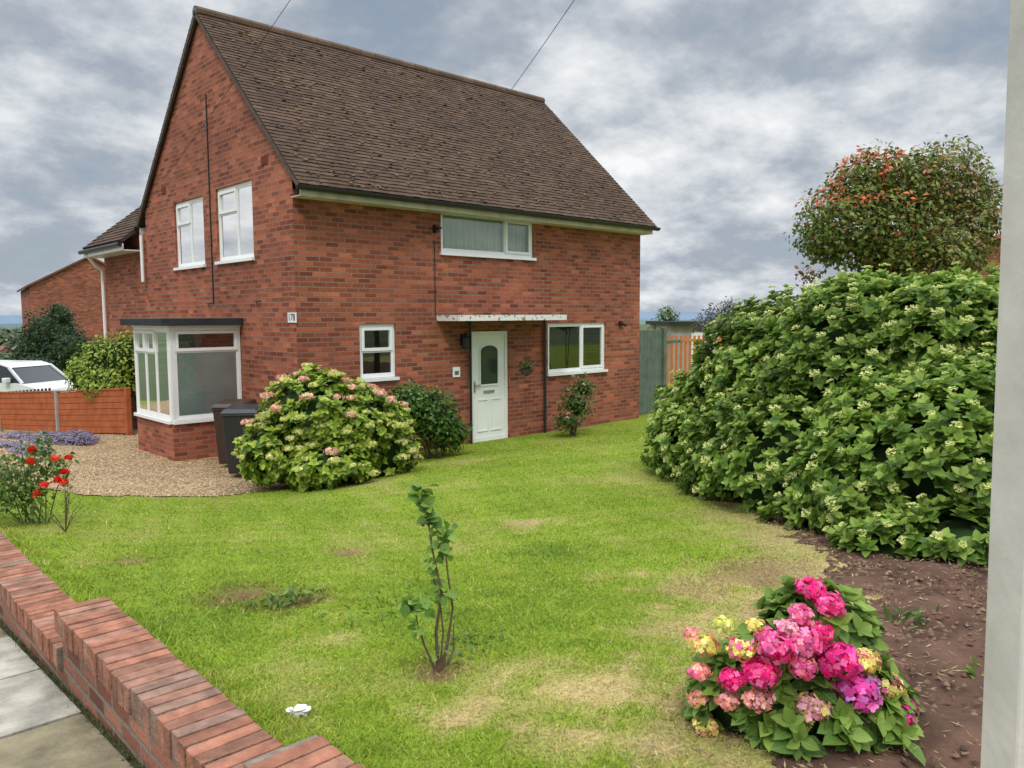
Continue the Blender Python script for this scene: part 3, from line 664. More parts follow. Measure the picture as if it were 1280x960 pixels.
# ---------------------------------------------------------------- attached wing / neighbour
WY1=20.1; wg=thing('attached_brick_wing','lower brick neighbouring wing with tiled roof and white downpipe, left of the house','house',(HX0,HY1,HZ))
b=MB(); b.box(HX0+.02,10.5,HY1+.01,WY1,-3.2,1.75)
b.face([(HX0+.02,WY1,1.75),(10.5,WY1,1.75),(9.4,WY1,4.6)]); b.build('wall',M_brick,wg)
b=MB(); ev=Vector((5.38,0,1.56)); rg=Vector((9.6,0,5.0)); L2=(rg-ev).length; s_=(rg-ev)/L2; n_=Vector((-s_.z,0,s_.x))
b.hexa([ev+Vector((0,HY1+.35,0)),ev+Vector((0,WY1+.12,0)),rg+Vector((0,WY1+.12,0)),rg+Vector((0,HY1+.35,0)),ev+Vector((0,HY1+.35,0))+n_*.05,ev+Vector((0,WY1+.12,0))+n_*.05,rg+Vector((0,WY1+.12,0))+n_*.05,rg+Vector((0,HY1+.35,0))+n_*.05],(.06,.045,.04))
for i in range(26):
    yy=HY1+.36
    while yy<WY1+.1:
        c=random.choice(tcs); y2=min(yy+.2,WY1+.12); a_=ev+s_*(i*.14)+Vector((0,yy+.004,0)); d_=a_+s_*.18; dy=Vector((0,y2-yy-.008,0)); l0=.08+random.uniform(-.004,.006)
        b.hexa([a_+n_*.055,a_+dy+n_*.055,d_+dy+n_*.05,d_+n_*.05,a_+n_*l0,a_+dy+n_*l0,d_+dy+n_*.058,d_+n_*.058],c); yy+=.2
b.build('roof',M_tile,wg,recalc=False)
b=MB(); b.box(5.36,5.40,HY1+.35,WY1+.12,1.40,1.54); b.box(5.41,HX0+.015,HY1+.35,WY1+.12,1.40,1.42); b.build('fascia',M_white,wg)
b=MB(); b.tube([(5.31,HY1+.3,1.52),(5.31,WY1+.2,1.52)],.05,8); b.build('gutter',M_black,wg)
b=MB(); b.tube([(5.35,WY1-.15,1.45),(5.55,WY1-.1,1.2),(5.68,WY1-.1,1.1),(5.68,WY1-.1,-2.6)],.04,8); b.build('downpipe',M_white,wg)
b=MB(); b.tube([(5.68,HY1+.12,1.7),(5.68,HY1+.12,.75)],.035,8); b.build('waste_pipe',M_white,wg)

def small_house(name,label,cat,c,w_,d_,zb,ze,zr,brick,group=None,rot=0,roofc=(.12,.07,.05)):
    t=thing(name,label,cat,(c.x,c.y,zb),group,rot,True)
    b=MB(); H=ze-zb; Rr=zr-zb; hw=w_/2
    b.box(-hw,hw,0,d_,0,H); b.face([(-hw,0,H),(hw,0,H),(0,0,Rr)]); b.face([(-hw,d_,H),(hw,d_,H),(0,d_,Rr)])
    b.build('wall',brick,t)
    b=MB(); o=.2; k=(Rr-H)/hw
    for s_ in (-1,1):
        b.hexa([(0,-.15,Rr+.02),(s_*(hw+o),-.15,H-k*o+.02),(s_*(hw+o),d_+.15,H-k*o+.02),(0,d_+.15,Rr+.02),(0,-.15,Rr+.14),(s_*(hw+o),-.15,H-k*o+.14),(s_*(hw+o),d_+.15,H-k*o+.14),(0,d_+.15,Rr+.14)])
    b.build('roof',simple('far_roof',roofc,.9,.2,1),t)
    return t
p=W(112,322,45); small_house('gable_house','plain red brick gable house seen at far left beyond the dark conifer','house',p,6.0,9,-5.2,1.75,p.z,M_brick,rot=-.15,roofc=(.16,.07,.05))
spots=[(8,434,120),(-18,437,140),(30,425,180),(14,418,240),(44,414,300),(-6,412,330),(28,408,420)]
for i,(px,py,D) in enumerate(spots):
    p=W(px,py,D); small_house('distant_house','small distant house down the valley at the far left','house',p,9,9,p.z-6.5,p.z-2.8,p.z,simple('render_wall',random.choice([(.5,.45,.4),(.3,.13,.09),(.55,.53,.5)]),.9),'distant houses down the valley',rot=random.uniform(-.8,.3),roofc=random.choice([(.28,.12,.08),(.2,.1,.08)]))
# ---------------------------------------------------------------- fences
fa=W(178,547,15.4); fb_=W(-70,541,20.6)
fn=thing('panel_fence','low red brown horizontal board fence at the end of the gravel drive','fence',(fa.x,fa.y,Tf(fa.x,fa.y)))
A=Vector((fa.x,fa.y,0)); Bv=Vector((fb_.x,fb_.y,0)); Lf=(Bv-A).length; dv=(Bv-A)/Lf
ray72=ray(72,500)
best=min(range(0,200),key=lambda k:abs(((A+dv*Lf*k/200).dot(R)/(A+dv*Lf*k/200).dot(F))-ray72.dot(R)/ray72.dot(F))); s72=Lf*best/200
posts=[s72-5.6,s72-2.8,s72,s72+2.8]; posts=[s for s in posts if s>-1.5]
b=MB()
def gz(s): q=A+dv*s; return Tf(q.x,q.y)
for s0,s1 in zip(posts[:-1],posts[1:]):
    for k in range(7):
        zz=.05+k*.127; a_=A+dv*(s0+.04); c_=A+dv*(s1-.04)
        b.bar((a_.x,a_.y,gz(s0)+zz+.06),(c_.x,c_.y,gz(s1)+zz+.06),.022,.118)
    a_=A+dv*(s0+.04); c_=A+dv*(s1-.04); b.bar((a_.x,a_.y,gz(s0)+.955),(c_.x,c_.y,gz(s1)+.955),.06,.03)
b.build('board_panel',M_fence,fn)
b=MB()
for s0,s1 in zip(posts[:-1],posts[1:]):
    a_=A+dv*(s0+.05)+Vector((.02,.02,0)); c_=A+dv*(s1-.05)+Vector((.02,.02,0)); b.bar((a_.x,a_.y,gz(s0)+.5),(c_.x,c_.y,gz(s1)+.5),.008,.86)
b.build('backing_board',simple('dark_backing',(.10,.03,.015),.8),fn)
for s in posts:
    b=MB(); q=A+dv*s; b.box(q.x-.05,q.x+.05,q.y-.05,q.y+.05,gz(s)-.1,gz(s)+.98); b.build('post',M_conc if s!=posts[0] else M_fence,fn,bevel=.008)
pk=thing('picket_fence','low black picket fence in front of the white car','fence',W(20,497,20.4))
b=MB(); a_=W(-40,496,21.0); c_=W(62,488,19.8); rl=MB()
for i in range(24):
    q=a_.lerp(c_,i/23); b.bar((q.x,q.y,q.z-.7),(q.x,q.y,q.z+.06),.05,.02)
rl.bar(a_+Vector((0,0,-.03)),c_+Vector((0,0,-.03)),.03,.05); b.build('picket',M_black,pk); rl.build('rail',M_black,pk)

gx0=HX1+.03; g1x=ony(827,470,11.2).x; g2x=ony(862,470,11.2).x; gtz=ony(812,413,11.2).z
gp=thing('side_gate','grey green boarded garden gate at the right corner of the brick house','gate',(gx0,11.2,-2.33))
b=MB(); n_=max(3,int((g1x-gx0)/.13))
for i in range(n_):
    xa=gx0+(g1x-gx0)*i/n_; xb=gx0+(g1x-gx0)*(i+1)/n_; b.box(xa+.003,xb-.003,11.2,11.225,-2.3,gtz+random.uniform(-.01,.01))
b.build('board_panel',M_gate,gp)
b=MB(); b.box(g1x+.01,g1x+.12,11.14,11.26,-2.4,gtz+.06); b.build('post',M_gate,gp,bevel=.01)
b=MB()
for i in range(5):
    xa=g1x+.14+i*.06; b.box(xa,xa+.055,11.3+i*.1,11.32+i*.1,-2.3,gtz-.02)
b.bar((g1x+.12,11.25,gtz-.3),(g2x,11.5,gtz-.3),.04,.08); b.bar((g1x+.12,11.25,-1.9),(g2x,11.5,-1.9),.04,.08); b.build('gate_leaf',M_gate,gp)
of=thing('orange_fence','orange brown board fence glimpsed behind the side gate','fence',W(850,470,23))
b=MB(); a_=W(822,470,22.6); c_=W(905,470,24)
for k in range(16):
    q=a_.lerp(c_,k/15); b.bar((q.x,q.y,-2.5),(q.x,q.y,W(850,420,23).z),.10,.02)
b.build('board_panel',M_orange,of); b=MB(); b.bar((a_.x,a_.y,-.75),(c_.x,c_.y,-.75),.05,.07); b.build('rail',M_orange,of)
p=W(868,412,27); gzt=W(868,403,27).z+2.6
gr=thing('garage','small grey flat roofed concrete garage behind the side gate','garage',(p.x,p.y,-2.6),None,-.75,True)
b=MB(); b.box(-.8,1.8,0,4,0,gzt-.1); b.build('wall',M_conc,gr); b=MB(); b.box(-.95,1.95,-.2,4.2,gzt-.098,gzt+.03); b.build('roof',M_felt,gr)
b=MB(); b.box(-.1,1.0,-.03,-.005,.1,2.0); b.build('door',M_white,gr)
p=W(1262,296,20); small_house('tiled_roof_house','house behind the hedge showing only its orange tiled roof at the right','house',p,7,9,-2.5,W(1250,350,20).z,p.z,M_brick,rot=-1.2,roofc=(.34,.13,.09))

# ---------------------------------------------------------------- foliage tools
TL=np.array([[0,0,0],[-.36,.2,.10],[0,.2,0],[.36,.2,.10],[-.5,.45,.14],[0,.45,0],[.5,.45,.14],[-.32,.75,.08],[0,.75,0],[.32,.75,.08],[0,1,0]],float)
TT=np.array([[0,2,1],[0,3,2],[1,2,5],[1,5,4],[2,3,6],[2,6,5],[4,5,8],[4,8,7],[5,6,9],[5,9,8],[7,8,10],[8,9,10]])
DL=np.array([[0,0,0],[-.5,.5,.06],[.5,.5,.06],[0,1,0]],float); DT=np.array([[0,2,1],[1,2,3]])
PL=np.array([[0,0,0],[-.46,.42,.05],[.46,.42,.05],[-.34,.85,.03],[.34,.85,.03],[0,1,0]],float); PT_=np.array([[0,2,1],[1,2,4],[1,4,3],[3,4,5]])
def unit(v): return v/np.maximum(np.linalg.norm(v,axis=1,keepdims=True),1e-6)
def leaves(name,P,D,Nn,Sz,C,mat,parent,wid=.7,droop=.15,big=True,petal=False):
    tl,tt=(PL,PT_) if petal else ((TL,TT) if big else (DL,DT)); tl=tl.copy(); tl[:,2]-=droop*tl[:,1]**2
    D=unit(D); sd_=unit(np.cross(D,Nn)); up=np.cross(sd_,D); n_=len(P)
    V=P[:,None,:]+Sz[:,None,None]*(tl[None,:,0:1]*wid*sd_[:,None]+tl[None,:,1:2]*D[:,None]+tl[None,:,2:3]*up[:,None])
    k=len(tl); Fc=(np.arange(n_)[:,None,None]*k+tt[None]).reshape(-1,3)
    uv=np.tile(np.stack([tl[:,0]+.5,tl[:,1]],1),(n_,1))
    return np_mesh(name,V.reshape(-1,3),Fc,mat,parent,col=np.repeat(C,k,0),uv=uv,smooth=big or petal)
def sample(lobes,n_,lo=.9,hi=1.05,zmin=.05,inside=.88,lump=.10):
    L=np.array(lobes,float); wt=L[:,3]**2; wt/=wt.sum(); m=n_*6
    idx=rng.choice(len(L),m,p=wt); d=unit(rng.normal(size=(m,3))); l=L[idx]
    f=rng.uniform(lo,hi,m)*(1+lump*np.sin(d[:,0]*6+idx)*np.sin(d[:,1]*5+idx*2)+lump*.6*np.sin(d[:,2]*9+d[:,0]*7))
    P=l[:,:3]+d*np.stack([l[:,3],l[:,3],l[:,4]],1)*f[:,None]
    ok=P[:,2]>T(P[:,0],P[:,1])+zmin
    for j,q in enumerate(L):
        e_=(((P-q[:3])/np.array([q[3],q[3],q[4]]))**2).sum(1); ok&=~((e_<inside**2)&(idx!=j))
    P=P[ok][:n_]; d=d[ok][:n_]; return P,d
def LB(px,py,D,r,rz=None):
    p=W(px,py,D); return (p.x,p.y,p.z,r,rz or r)
def rosettes(P,Nn,k,size,el=(5,35),back=0.,cols=((.04,.09,.015),(.09,.17,.03)),sag=.0,upb=.6,jit=.28):
    m=len(P); Pn=np.repeat(P,k,0); nn=unit(np.repeat(Nn,k,0)+np.array([0,0,upb])+np.repeat(rng.normal(0,jit,(m,3)),k,0)+rng.normal(0,.14,(m*k,3)))
    ref=unit(np.cross(nn,np.array([.3,.2,1.])+rng.normal(0,.01,(m*k,3)))); ref2=np.cross(nn,ref)
    a_=np.tile(np.arange(k)*2*pi/k,m)+np.repeat(rng.uniform(0,6,m),k)+rng.normal(0,.25,m*k)
    tn=ref*np.cos(a_)[:,None]+ref2*np.sin(a_)[:,None]; e_=np.radians(rng.uniform(el[0],el[1],m*k))
    D=tn*np.cos(e_)[:,None]+nn*np.sin(e_)[:,None]; D[:,2]-=sag
    Sz=rng.uniform(.65,1.15,m*k)*size; t=rng.random((m*k,1)); C=np.array(cols[0])*(1-t)+np.array(cols[1])*t
    return Pn-nn*back,D,nn,Sz,C
def cat(*a): return [np.concatenate(q) for q in zip(*a)]
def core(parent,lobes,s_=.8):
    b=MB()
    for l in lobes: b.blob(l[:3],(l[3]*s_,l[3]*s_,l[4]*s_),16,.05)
    b.build('dark_leaf_core',M_core,parent,smooth=True)  # solid dark blobs fill the leaf mass and block see-through
def floret_head(name,center,rad,cols,n_,parent,mat=None,fl=.28,up=Vector((0,0,1)),squash=.8,weights=None,petal=False,rlo=.8,rhi=1.02):
    m=n_*3; d=unit(rng.normal(size=(m,3))); u=np.array(up.normalized()); d=d[(d@u)>-.35][:n_]; n_=len(d)
    ph=rng.uniform(0,6,3); lump=1+.12*np.sin(d[:,0]*5+ph[0])*np.sin(d[:,1]*5+ph[1])+.08*np.sin(d[:,2]*8+ph[2])
    P=np.array(center)+d*rad*np.array([1,1,squash])*(rng.uniform(rlo,rhi,(n_,1)))*lump[:,None]; k=4
    Pn=np.repeat(P,k,0); nn=unit(np.repeat(d+rng.normal(0,.32,d.shape),k,0)); ref=unit(np.cross(nn,np.array([.31,.22,.9]))); r2=np.cross(nn,ref)
    a_=np.tile(np.arange(k)*pi/2,n_)+np.repeat(rng.uniform(0,6,n_),k); D=ref*np.cos(a_)[:,None]+r2*np.sin(a_)[:,None]+nn*.15
    ci=rng.choice(len(cols),n_,p=weights); C=np.array(cols)[ci]*rng.uniform(.75,1.2,(n_,1))
    return leaves(name,Pn,D,nn,np.full(n_*k,rad*fl)*np.repeat(rng.uniform(.8,1.2,n_),k),np.repeat(C,k,0),mat or M_petal,parent,wid=.95,droop=.1,big=False,petal=petal)

# ---------------------------------------------------------------- big hydrangea hedge
HL=[LB(915,540,9.0,.88,.88),LB(985,490,8.3,1.0,.98),LB(1090,480,7.0,1.0,.94),LB(1215,480,6.6,1.05,.92),LB(1010,605,6.7,.80,.85),LB(1120,630,5.6,.70,.76),LB(1210,615,5.3,.70,.80),LB(880,565,8.6,.60,.62),
    LB(950,590,7.4,.76,.82),LB(1180,425,6.3,.55,.5),LB(1070,405,7.2,.5,.42),LB(1310,520,6,.9,1.0),LB(1030,680,5.8,.48,.42),LB(1115,700,4.95,.42,.34),LB(1205,705,4.75,.46,.38),LB(905,610,8.0,.5,.5),LB(1215,540,5.6,.6,.55),LB(1120,545,5.9,.6,.5)]
hg=thing('hydrangea_hedge','huge green hydrangea bush dotted with pale buds, right of the lawn','bush',(HL[4][0],HL[4][1],Tf(HL[4][0],HL[4][1])))
P,d=sample(HL,5400,.84,1.05,.06,inside=.80,lump=.07)
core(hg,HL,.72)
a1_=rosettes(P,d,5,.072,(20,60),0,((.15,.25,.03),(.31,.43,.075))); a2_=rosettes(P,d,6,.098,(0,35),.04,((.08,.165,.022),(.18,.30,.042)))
ar=cat(a1_,a2_); leaf_tone=(.74+.34*np.clip(np.sin(ar[0][:,0]*2.3+1)*np.sin(ar[0][:,2]*3+ar[0][:,1]*1.7)+.5,0,1))[:,None]; ar[4]=ar[4]*leaf_tone  # leaf colour varies lighter and darker in broad patches
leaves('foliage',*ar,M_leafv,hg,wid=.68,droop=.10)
def bud_mesh(rad,cols,nn=26):
    n_=nn; r_=np.sqrt(rng.random(n_))*rad; a_=rng.uniform(0,2*pi,n_)
    P=np.stack([r_*np.cos(a_),r_*np.sin(a_),.25*rad-(r_**2)/rad*.35+rng.uniform(-.1,.1,n_)*rad],1)
    k=3; Pn=np.repeat(P,k,0); a2=rng.uniform(0,6,n_*k); D=np.stack([np.cos(a2),np.sin(a2),np.full(n_*k,.7)],1); C=np.array(cols)[rng.integers(0,len(cols),n_)]*rng.uniform(.8,1.15,(n_,1))
    o=leaves('bud_proto',Pn,D,np.tile([0.1,0,1.],(n_*k,1)),np.full(n_*k,rad*.38),np.repeat(C,k,0),M_petal,None,wid=.9,droop=0,big=False)
    me=o.data; bpy.data.objects.remove(o); return me
budcols=[(.66,.70,.26),(.75,.77,.36),(.56,.63,.20)]
protos=[bud_mesh(.040,budcols) for _ in range(5)]
Pf=P+d*0
outer=np.ones(len(P),bool); LA=np.array(HL)
for q in LA:
    e_=(((P-q[:3])/np.array([q[3],q[3],q[4]]))**2).sum(1); outer&=(e_>.88**2)
facing=((d@np.array([-F.x,-F.y,.5]))>-.1)&outer; cand=np.nonzero(facing)[0]; rng.shuffle(cand); sel=[]
for j in cand:
    if all(((P[j]-P[k])**2).sum()>.014 for k in sel): sel.append(j)
    if len(sel)>=620: break
sel=np.array(sel); sel=sel[np.argsort(P[sel]@np.array(F))]
off=OFF[hg]
for j in sel[:100]:
    o=link('flower_bud',protos[j%5],M_petal,hg); n3=Vector(d[j])+Vector((0,0,.6)); o.location=Vector(P[j])+n3.normalized()*.075-off; o.rotation_euler=n3.to_track_quat('Z','Y').to_euler(); s_=random.uniform(.55,1.0); o.scale=(s_,s_,s_)
Vs=[];Fs=[];nV=0
pm=protos[0]; pv=np.array([v.co[:] for v in pm.vertices]); pf=np.array([p_.vertices[:] for p_ in pm.polygons])
for j in sel[100:]:
    n3=Vector(d[j])+Vector((0,0,.6)); Mx=np.array(n3.to_track_quat('Z','Y').to_matrix()); Vs.append(pv@Mx.T*random.uniform(.6,1.15)+P[j]+np.array(n3.normalized())*.075); Fs.append(pf+nV); nV+=len(pv)
o=np_mesh('flower_buds',np.concatenate(Vs),np.concatenate(Fs),M_petal,hg,col=np.array([.66,.70,.27])*rng.uniform(.75,1.15,(nV,1))); o['kind']='stuff'
b=MB()
for k in range(26):
    l=random.choice(HL[:9]); x_=l[0]+random.uniform(-.5,.5); y_=l[1]+random.uniform(-.5,.5); z_=Tf(x_,y_); b.tube([(x_,y_,z_-.05),(x_+random.uniform(-.1,.1),y_+random.uniform(-.1,.1),z_+.5),(l[0],l[1],l[2])],[.014,.011,.007],5)
b.build('stem',M_bark,hg)

# ---------------------------------------------------------------- flowering hydrangea by house
SL=[LB(400,520,10.6,.70,.62),LB(350,562,10.4,.52,.44),LB(440,535,10.7,.72,.62),LB(475,560,10.8,.50,.48),LB(412,580,10.2,.6,.3),LB(390,493,10.7,.42,.33)]
hs=thing('flowering_hydrangea','round hydrangea with cream and salmon pink blooms by the corner of the house','bush',(SL[0][0],SL[0][1],Tf(SL[0][0],SL[0][1])))
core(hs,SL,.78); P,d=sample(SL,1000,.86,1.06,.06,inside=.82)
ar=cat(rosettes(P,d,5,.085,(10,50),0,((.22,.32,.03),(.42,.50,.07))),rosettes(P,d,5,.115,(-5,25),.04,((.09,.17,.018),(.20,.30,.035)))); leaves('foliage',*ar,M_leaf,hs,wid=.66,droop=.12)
up_=np.nonzero((d[:,2]>-.25)&((d@np.array([-F.x,-F.y,.6]))>-.05))[0]; ch=[]
for j in up_:
    if all(np.linalg.norm(P[j]-P[k])>.15 for k in ch): ch.append(j)
    if len(ch)>=90: break
zt=SL[0][2]
for j in ch:
    q=P[j]+d[j]*.05; topf=P[j][2]>zt+.08
    if (topf and random.random()<.62) or random.random()<.07: cols=[(.86,.38,.35),(.86,.54,.42),(.80,.66,.42)]; rr_=random.uniform(.06,.10)
    else: cols=[(.66,.68,.22),(.76,.72,.34),(.55,.60,.17)]; rr_=random.uniform(.045,.09)
    floret_head('flower_head',q,rr_,cols,44,hs,fl=.32,up=Vector(d[j])+Vector((0,0,.6)),squash=.42)
def shrub(name,label,lobes,n_,size,cols,catg='shrub',mat=M_leaf,cr=.75,wid=.6,big=False,lo=.7,stems=6,group=None,**kw):
    t=thing(name,label,catg,(lobes[0][0],lobes[0][1],Tf(lobes[0][0],lobes[0][1])),group)
    if cr: core(t,lobes,cr)
    P,d=sample(lobes,n_,lo,1.08,.02,**kw); m=len(P); nn=unit(d+np.array([0,0,.4])+rng.normal(0,.5,(m,3))); D=unit(np.cross(nn,rng.normal(size=(m,3))))+d*.3; t_=rng.random((m,1))
    C=np.array(cols[0])*(1-t_)+np.array(cols[1])*t_
    leaves('foliage',P,D,nn,size*rng.uniform(.6,1.25,m),C,mat,t,wid=wid,big=big)
    b=MB()
    for k in range(stems):
        l=random.choice(lobes); x_=lobes[0][0]+random.uniform(-.12,.12); y_=lobes[0][1]+random.uniform(-.12,.12); b.tube([(x_,y_,Tf(x_,y_)-.05),((x_+l[0])/2,(y_+l[1])/2,(Tf(x_,y_)+l[2])/2+.05),(l[0]+random.uniform(-.2,.2),l[1]+random.uniform(-.2,.2),l[2]+l[4]*.5)],[.018,.012,.006],5)
    if stems: b.build('stem',M_bark,t)
    return t,P,d
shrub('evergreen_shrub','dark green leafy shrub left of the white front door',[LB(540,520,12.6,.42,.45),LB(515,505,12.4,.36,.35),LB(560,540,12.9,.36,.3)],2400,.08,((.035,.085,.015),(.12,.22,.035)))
t,P,d=shrub('climbing_rose','small climbing rose with pale pink blooms below the right ground floor window',[LB(720,505,14.95,.35,.38),LB(728,485,15.1,.28,.24),LB(708,525,14.8,.28,.22)],1300,.065,((.045,.09,.02),(.14,.19,.045)),cr=.5,lo=.5)
for j in range(0,90,10): floret_head('rose_bloom',P[j]+d[j]*.04,.035,[(.75,.35,.35),(.8,.5,.45)],16,t,fl=.6)
t,P,d=shrub('hanging_basket','small hanging basket plant on the brick wall right of the front door',[LB(658,458,14.6,.13,.12)],160,.06,((.04,.07,.02),(.16,.14,.05)),catg='hanging basket',stems=0,cr=.6)
b=MB(); q=W(658,462,14.6); b.lathe((q.x,q.y,q.z-.12),[(.02,0),(.09,.04),(.13,.12)],12); b.build('basket',M_bark,t)
b=MB(); b.tube([(q.x,q.y,q.z),(q.x,q.y,q.z+.35),(q.x,HY0-.005,q.z+.38)],.006,5); b.build('bracket',M_black,t)
shrub('dark_conifer','dark conifer bush standing behind the fence at the far left',[LB(65,420,26,.85,.95),LB(45,440,26,.75,.75),LB(88,440,25.6,.75,.75),LB(60,460,25.6,1.1,.6),LB(75,395,26,.38,.42)],5200,.12,((.014,.034,.014),(.045,.085,.028)),cr=.78,catg='tree')
shrub('yellow_green_bush','rounded bright green bush behind the fence beside the neighbouring wing',[LB(133,455,17.0,.56,.60),LB(112,470,17.2,.46,.45),LB(158,448,16.9,.50,.58),LB(140,480,16.8,.6,.4)],4200,.085,((.15,.25,.025),(.40,.50,.08)),cr=.78,catg='bush')
TB=[(2,452,70,2.0),(22,448,90,2.4),(40,452,80,2.6),(12,430,200,6),(36,420,260,8),(-5,420,260,7),(48,412,380,9)]
for i,(px,py,D,r_) in enumerate(TB):
    p=W(px,py,D); t=thing('distant_tree','small distant green tree down the valley at the far left','tree',(p.x,p.y,p.z-r_*2),'distant trees down the valley')
    m=900; q=unit(rng.normal(size=(m,3))); PP=np.array([p.x,p.y,p.z-r_*.6])+q*r_*rng.uniform(.6,1.1,(m,1)); tt_=rng.random((m,1))
    leaves('crown',PP,unit(np.cross(q,rng.normal(size=(m,3)))),q,np.full(m,r_*.28),np.array([.04,.075,.03])*(1-tt_)+np.array([.09,.13,.05])*tt_,M_leaf,t,wid=.8,big=False)
    b=MB(); b.tube([(p.x,p.y,p.z-r_*3.5),(p.x,p.y,p.z-r_*.5)],[r_*.12,r_*.05],6); b.build('trunk',M_bark,t)
shrub('lavender','low purple flowering lavender in front of the fence at far left',[LB(20,556,14.2,.42,.22),LB(60,554,14.0,.42,.20),LB(95,551,14.2,.35,.18),LB(-15,557,14.4,.4,.22),LB(5,566,12.6,.35,.18),LB(35,568,12.2,.3,.16)],5200,.05,((.20,.22,.12),(.42,.32,.66)),catg='plant',wid=.4,cr=.7,lo=.8,stems=0)
shrub('small_green_tree','small light green tree beyond the side gate',[LB(834,396,30,.45,.42),LB(828,408,30,.4,.3)],700,.13,((.08,.13,.05),(.18,.24,.10)),cr=0,lo=.3,catg='tree',stems=4)
shrub('buddleia','purple flowered buddleia behind the left edge of the hedge',[LB(895,398,16,.32,.26),LB(912,388,15,.24,.22),LB(878,407,16,.22,.16)],800,.09,((.06,.10,.04),(.18,.15,.20)),cr=0,lo=.3,wid=.4,stems=5)
shrub('photinia_shoots','loose reddish photinia shoots between the hedge and the tree',[LB(1010,345,10.5,.18,.16)],90,.07,((.08,.13,.03),(.30,.10,.05)),cr=0,lo=.3,stems=0)
# photinia tree
tb=W(1135,420,11); PT=[LB(1060,280,11,.70,.60),LB(1095,225,11,.50,.46),LB(1120,285,10.8,.62,.58),LB(1180,225,11.3,.58,.56),LB(1200,290,11.2,.62,.58),LB(1035,300,11,.38,.36),LB(1222,255,11.2,.38,.5),LB(1150,320,11,.8,.38),LB(1070,235,11.1,.42,.40),LB(1138,232,11.0,.55,.50)]
t=thing('photinia_tree','photinia tree with red young leaves rising behind the hydrangea hedge','tree',(tb.x,tb.y,Tf(tb.x,tb.y)))
b=MB(); zb=Tf(tb.x,tb.y); fork=Vector((tb.x,tb.y,W(1145,370,11).z)); b.tube([(tb.x,tb.y,zb-.1),(tb.x+.05,tb.y,zb+1),fork],[.09,.075,.06],8)
for l in PT:
    for k in range(4):
        e_=Vector((l[0]+random.uniform(-.7,.7)*l[3],l[1]+random.uniform(-.7,.7)*l[3],l[2]+random.uniform(0,.75)*l[4])); m_=fork.lerp(e_,.5)+Vector((random.uniform(-.08,.08),random.uniform(-.08,.08),-.05)); b.tube([fork,m_,e_],[.032,.018,.006],5)
b.build('trunk',M_bark,t,smooth=True)
P,d=sample(PT,22000,.45,1.06,.02,inside=.55,lump=.10); m=len(P); nn=unit(d*.8+rng.normal(0,.5,(m,3))+np.array([0,0,.5])); D=unit(np.cross(nn,rng.normal(size=(m,3))))+d*.3
t_=rng.random((m,1)); C=np.array([.07,.12,.018])*(1-t_)+np.array([.22,.27,.05])*t_
xr=P@np.array(R); cx_=np.array(W(1130,250,11)).dot(np.array(R)); cl_=rng.random(m); zr_=P[:,2]; zred=W(1100,262,11).z
left=xr<cx_; outer=(d[:,2]>.0)&(zr_>zred); clump=(np.sin(P[:,0]*6)*np.sin(P[:,1]*7+1)*np.sin(P[:,2]*6)>-.06)
C[left&outer&clump&(cl_<.46)]=np.array([.76,.17,.07]); C[(~left)&(cl_<.28)]=np.array([.32,.21,.07]); C[left&(cl_>.95)]=np.array([.4,.14,.05]); C*=rng.uniform(.7,1.25,(m,1))
leaves('crown',P,D,nn,rng.uniform(.06,.10,m),C,M_leaf,t,wid=.5,big=False)

# ---------------------------------------------------------------- red rose bush
rb=hit(45,655); t=thing('red_rose_bush','sparse rose bush with bright red roses at the left edge of the lawn','rose bush',rb)
D0=rb.dot(F); RL=[LB(35,590,D0,.26,.24),LB(20,615,D0-.1,.30,.22),LB(70,585,D0+.1,.16,.18),LB(50,560,D0,.14,.14),LB(-15,600,D0,.3,.3)]
P,d=sample(RL,1300,.3,1.1,.05,inside=.2); m=len(P); nn=unit(d*.3+rng.normal(0,.6,(m,3))+np.array([0,0,.6])); t_=rng.random((m,1))
leaves('foliage',P,unit(np.cross(nn,rng.normal(size=(m,3)))),nn,rng.uniform(.035,.06,m),np.array([.06,.12,.02])*(1-t_)+np.array([.2,.28,.07])*t_,M_leaf,t,wid=.6)
b=MB()
for k in range(16):
    l=random.choice(RL); e_=Vector(l[:3])+Vector((random.uniform(-.2,.2),random.uniform(-.2,.2),random.uniform(0,.2))); s0=rb+Vector((random.uniform(-.1,.1),random.uniform(-.1,.1),-.02)); b.tube([s0,s0.lerp(e_,.5)+Vector((random.uniform(-.05,.05),0,.05)),e_],[.007,.005,.003],5)
b.build('stem',simple('green_stem',(.10,.13,.05),.7),t)
for px,py in ((38,577),(68,573),(82,590),(72,600),(46,617),(55,606),(40,562),(85,573),(80,603)):
    floret_head('rose',W(px,py,D0-.15),.027,[(.78,.04,.025),(.88,.10,.05),(.60,.015,.01)],22,t,fl=.8,petal=True)
q=hit(82,665); t=thing('bare_rose_twigs','thin bare rose twigs with few leaves right of the red rose bush','plant',q); b=MB(); tips=[]
for k in range(9):
    e_=q+R*random.uniform(-.22,.22)+F*random.uniform(-.15,.15)+Vector((0,0,random.uniform(.2,.5))); b.tube([q,q.lerp(e_,.5)+Vector((0,0,.04)),e_],[.004,.003,.0015],4); tips+= [q.lerp(e_,f) for f in (.5,.7,.85,1)]
b.build('stem',M_bark,t); P=np.array([list(v) for v in tips for _ in range(2)]); m=len(P); nn=unit(rng.normal(size=(m,3))+np.array([0,0,1])); leaves('foliage',P,rng.normal(size=(m,3)),nn,np.full(m,.03),np.tile([.16,.2,.06],(m,1)),M_leaf,t,wid=.6,big=False)

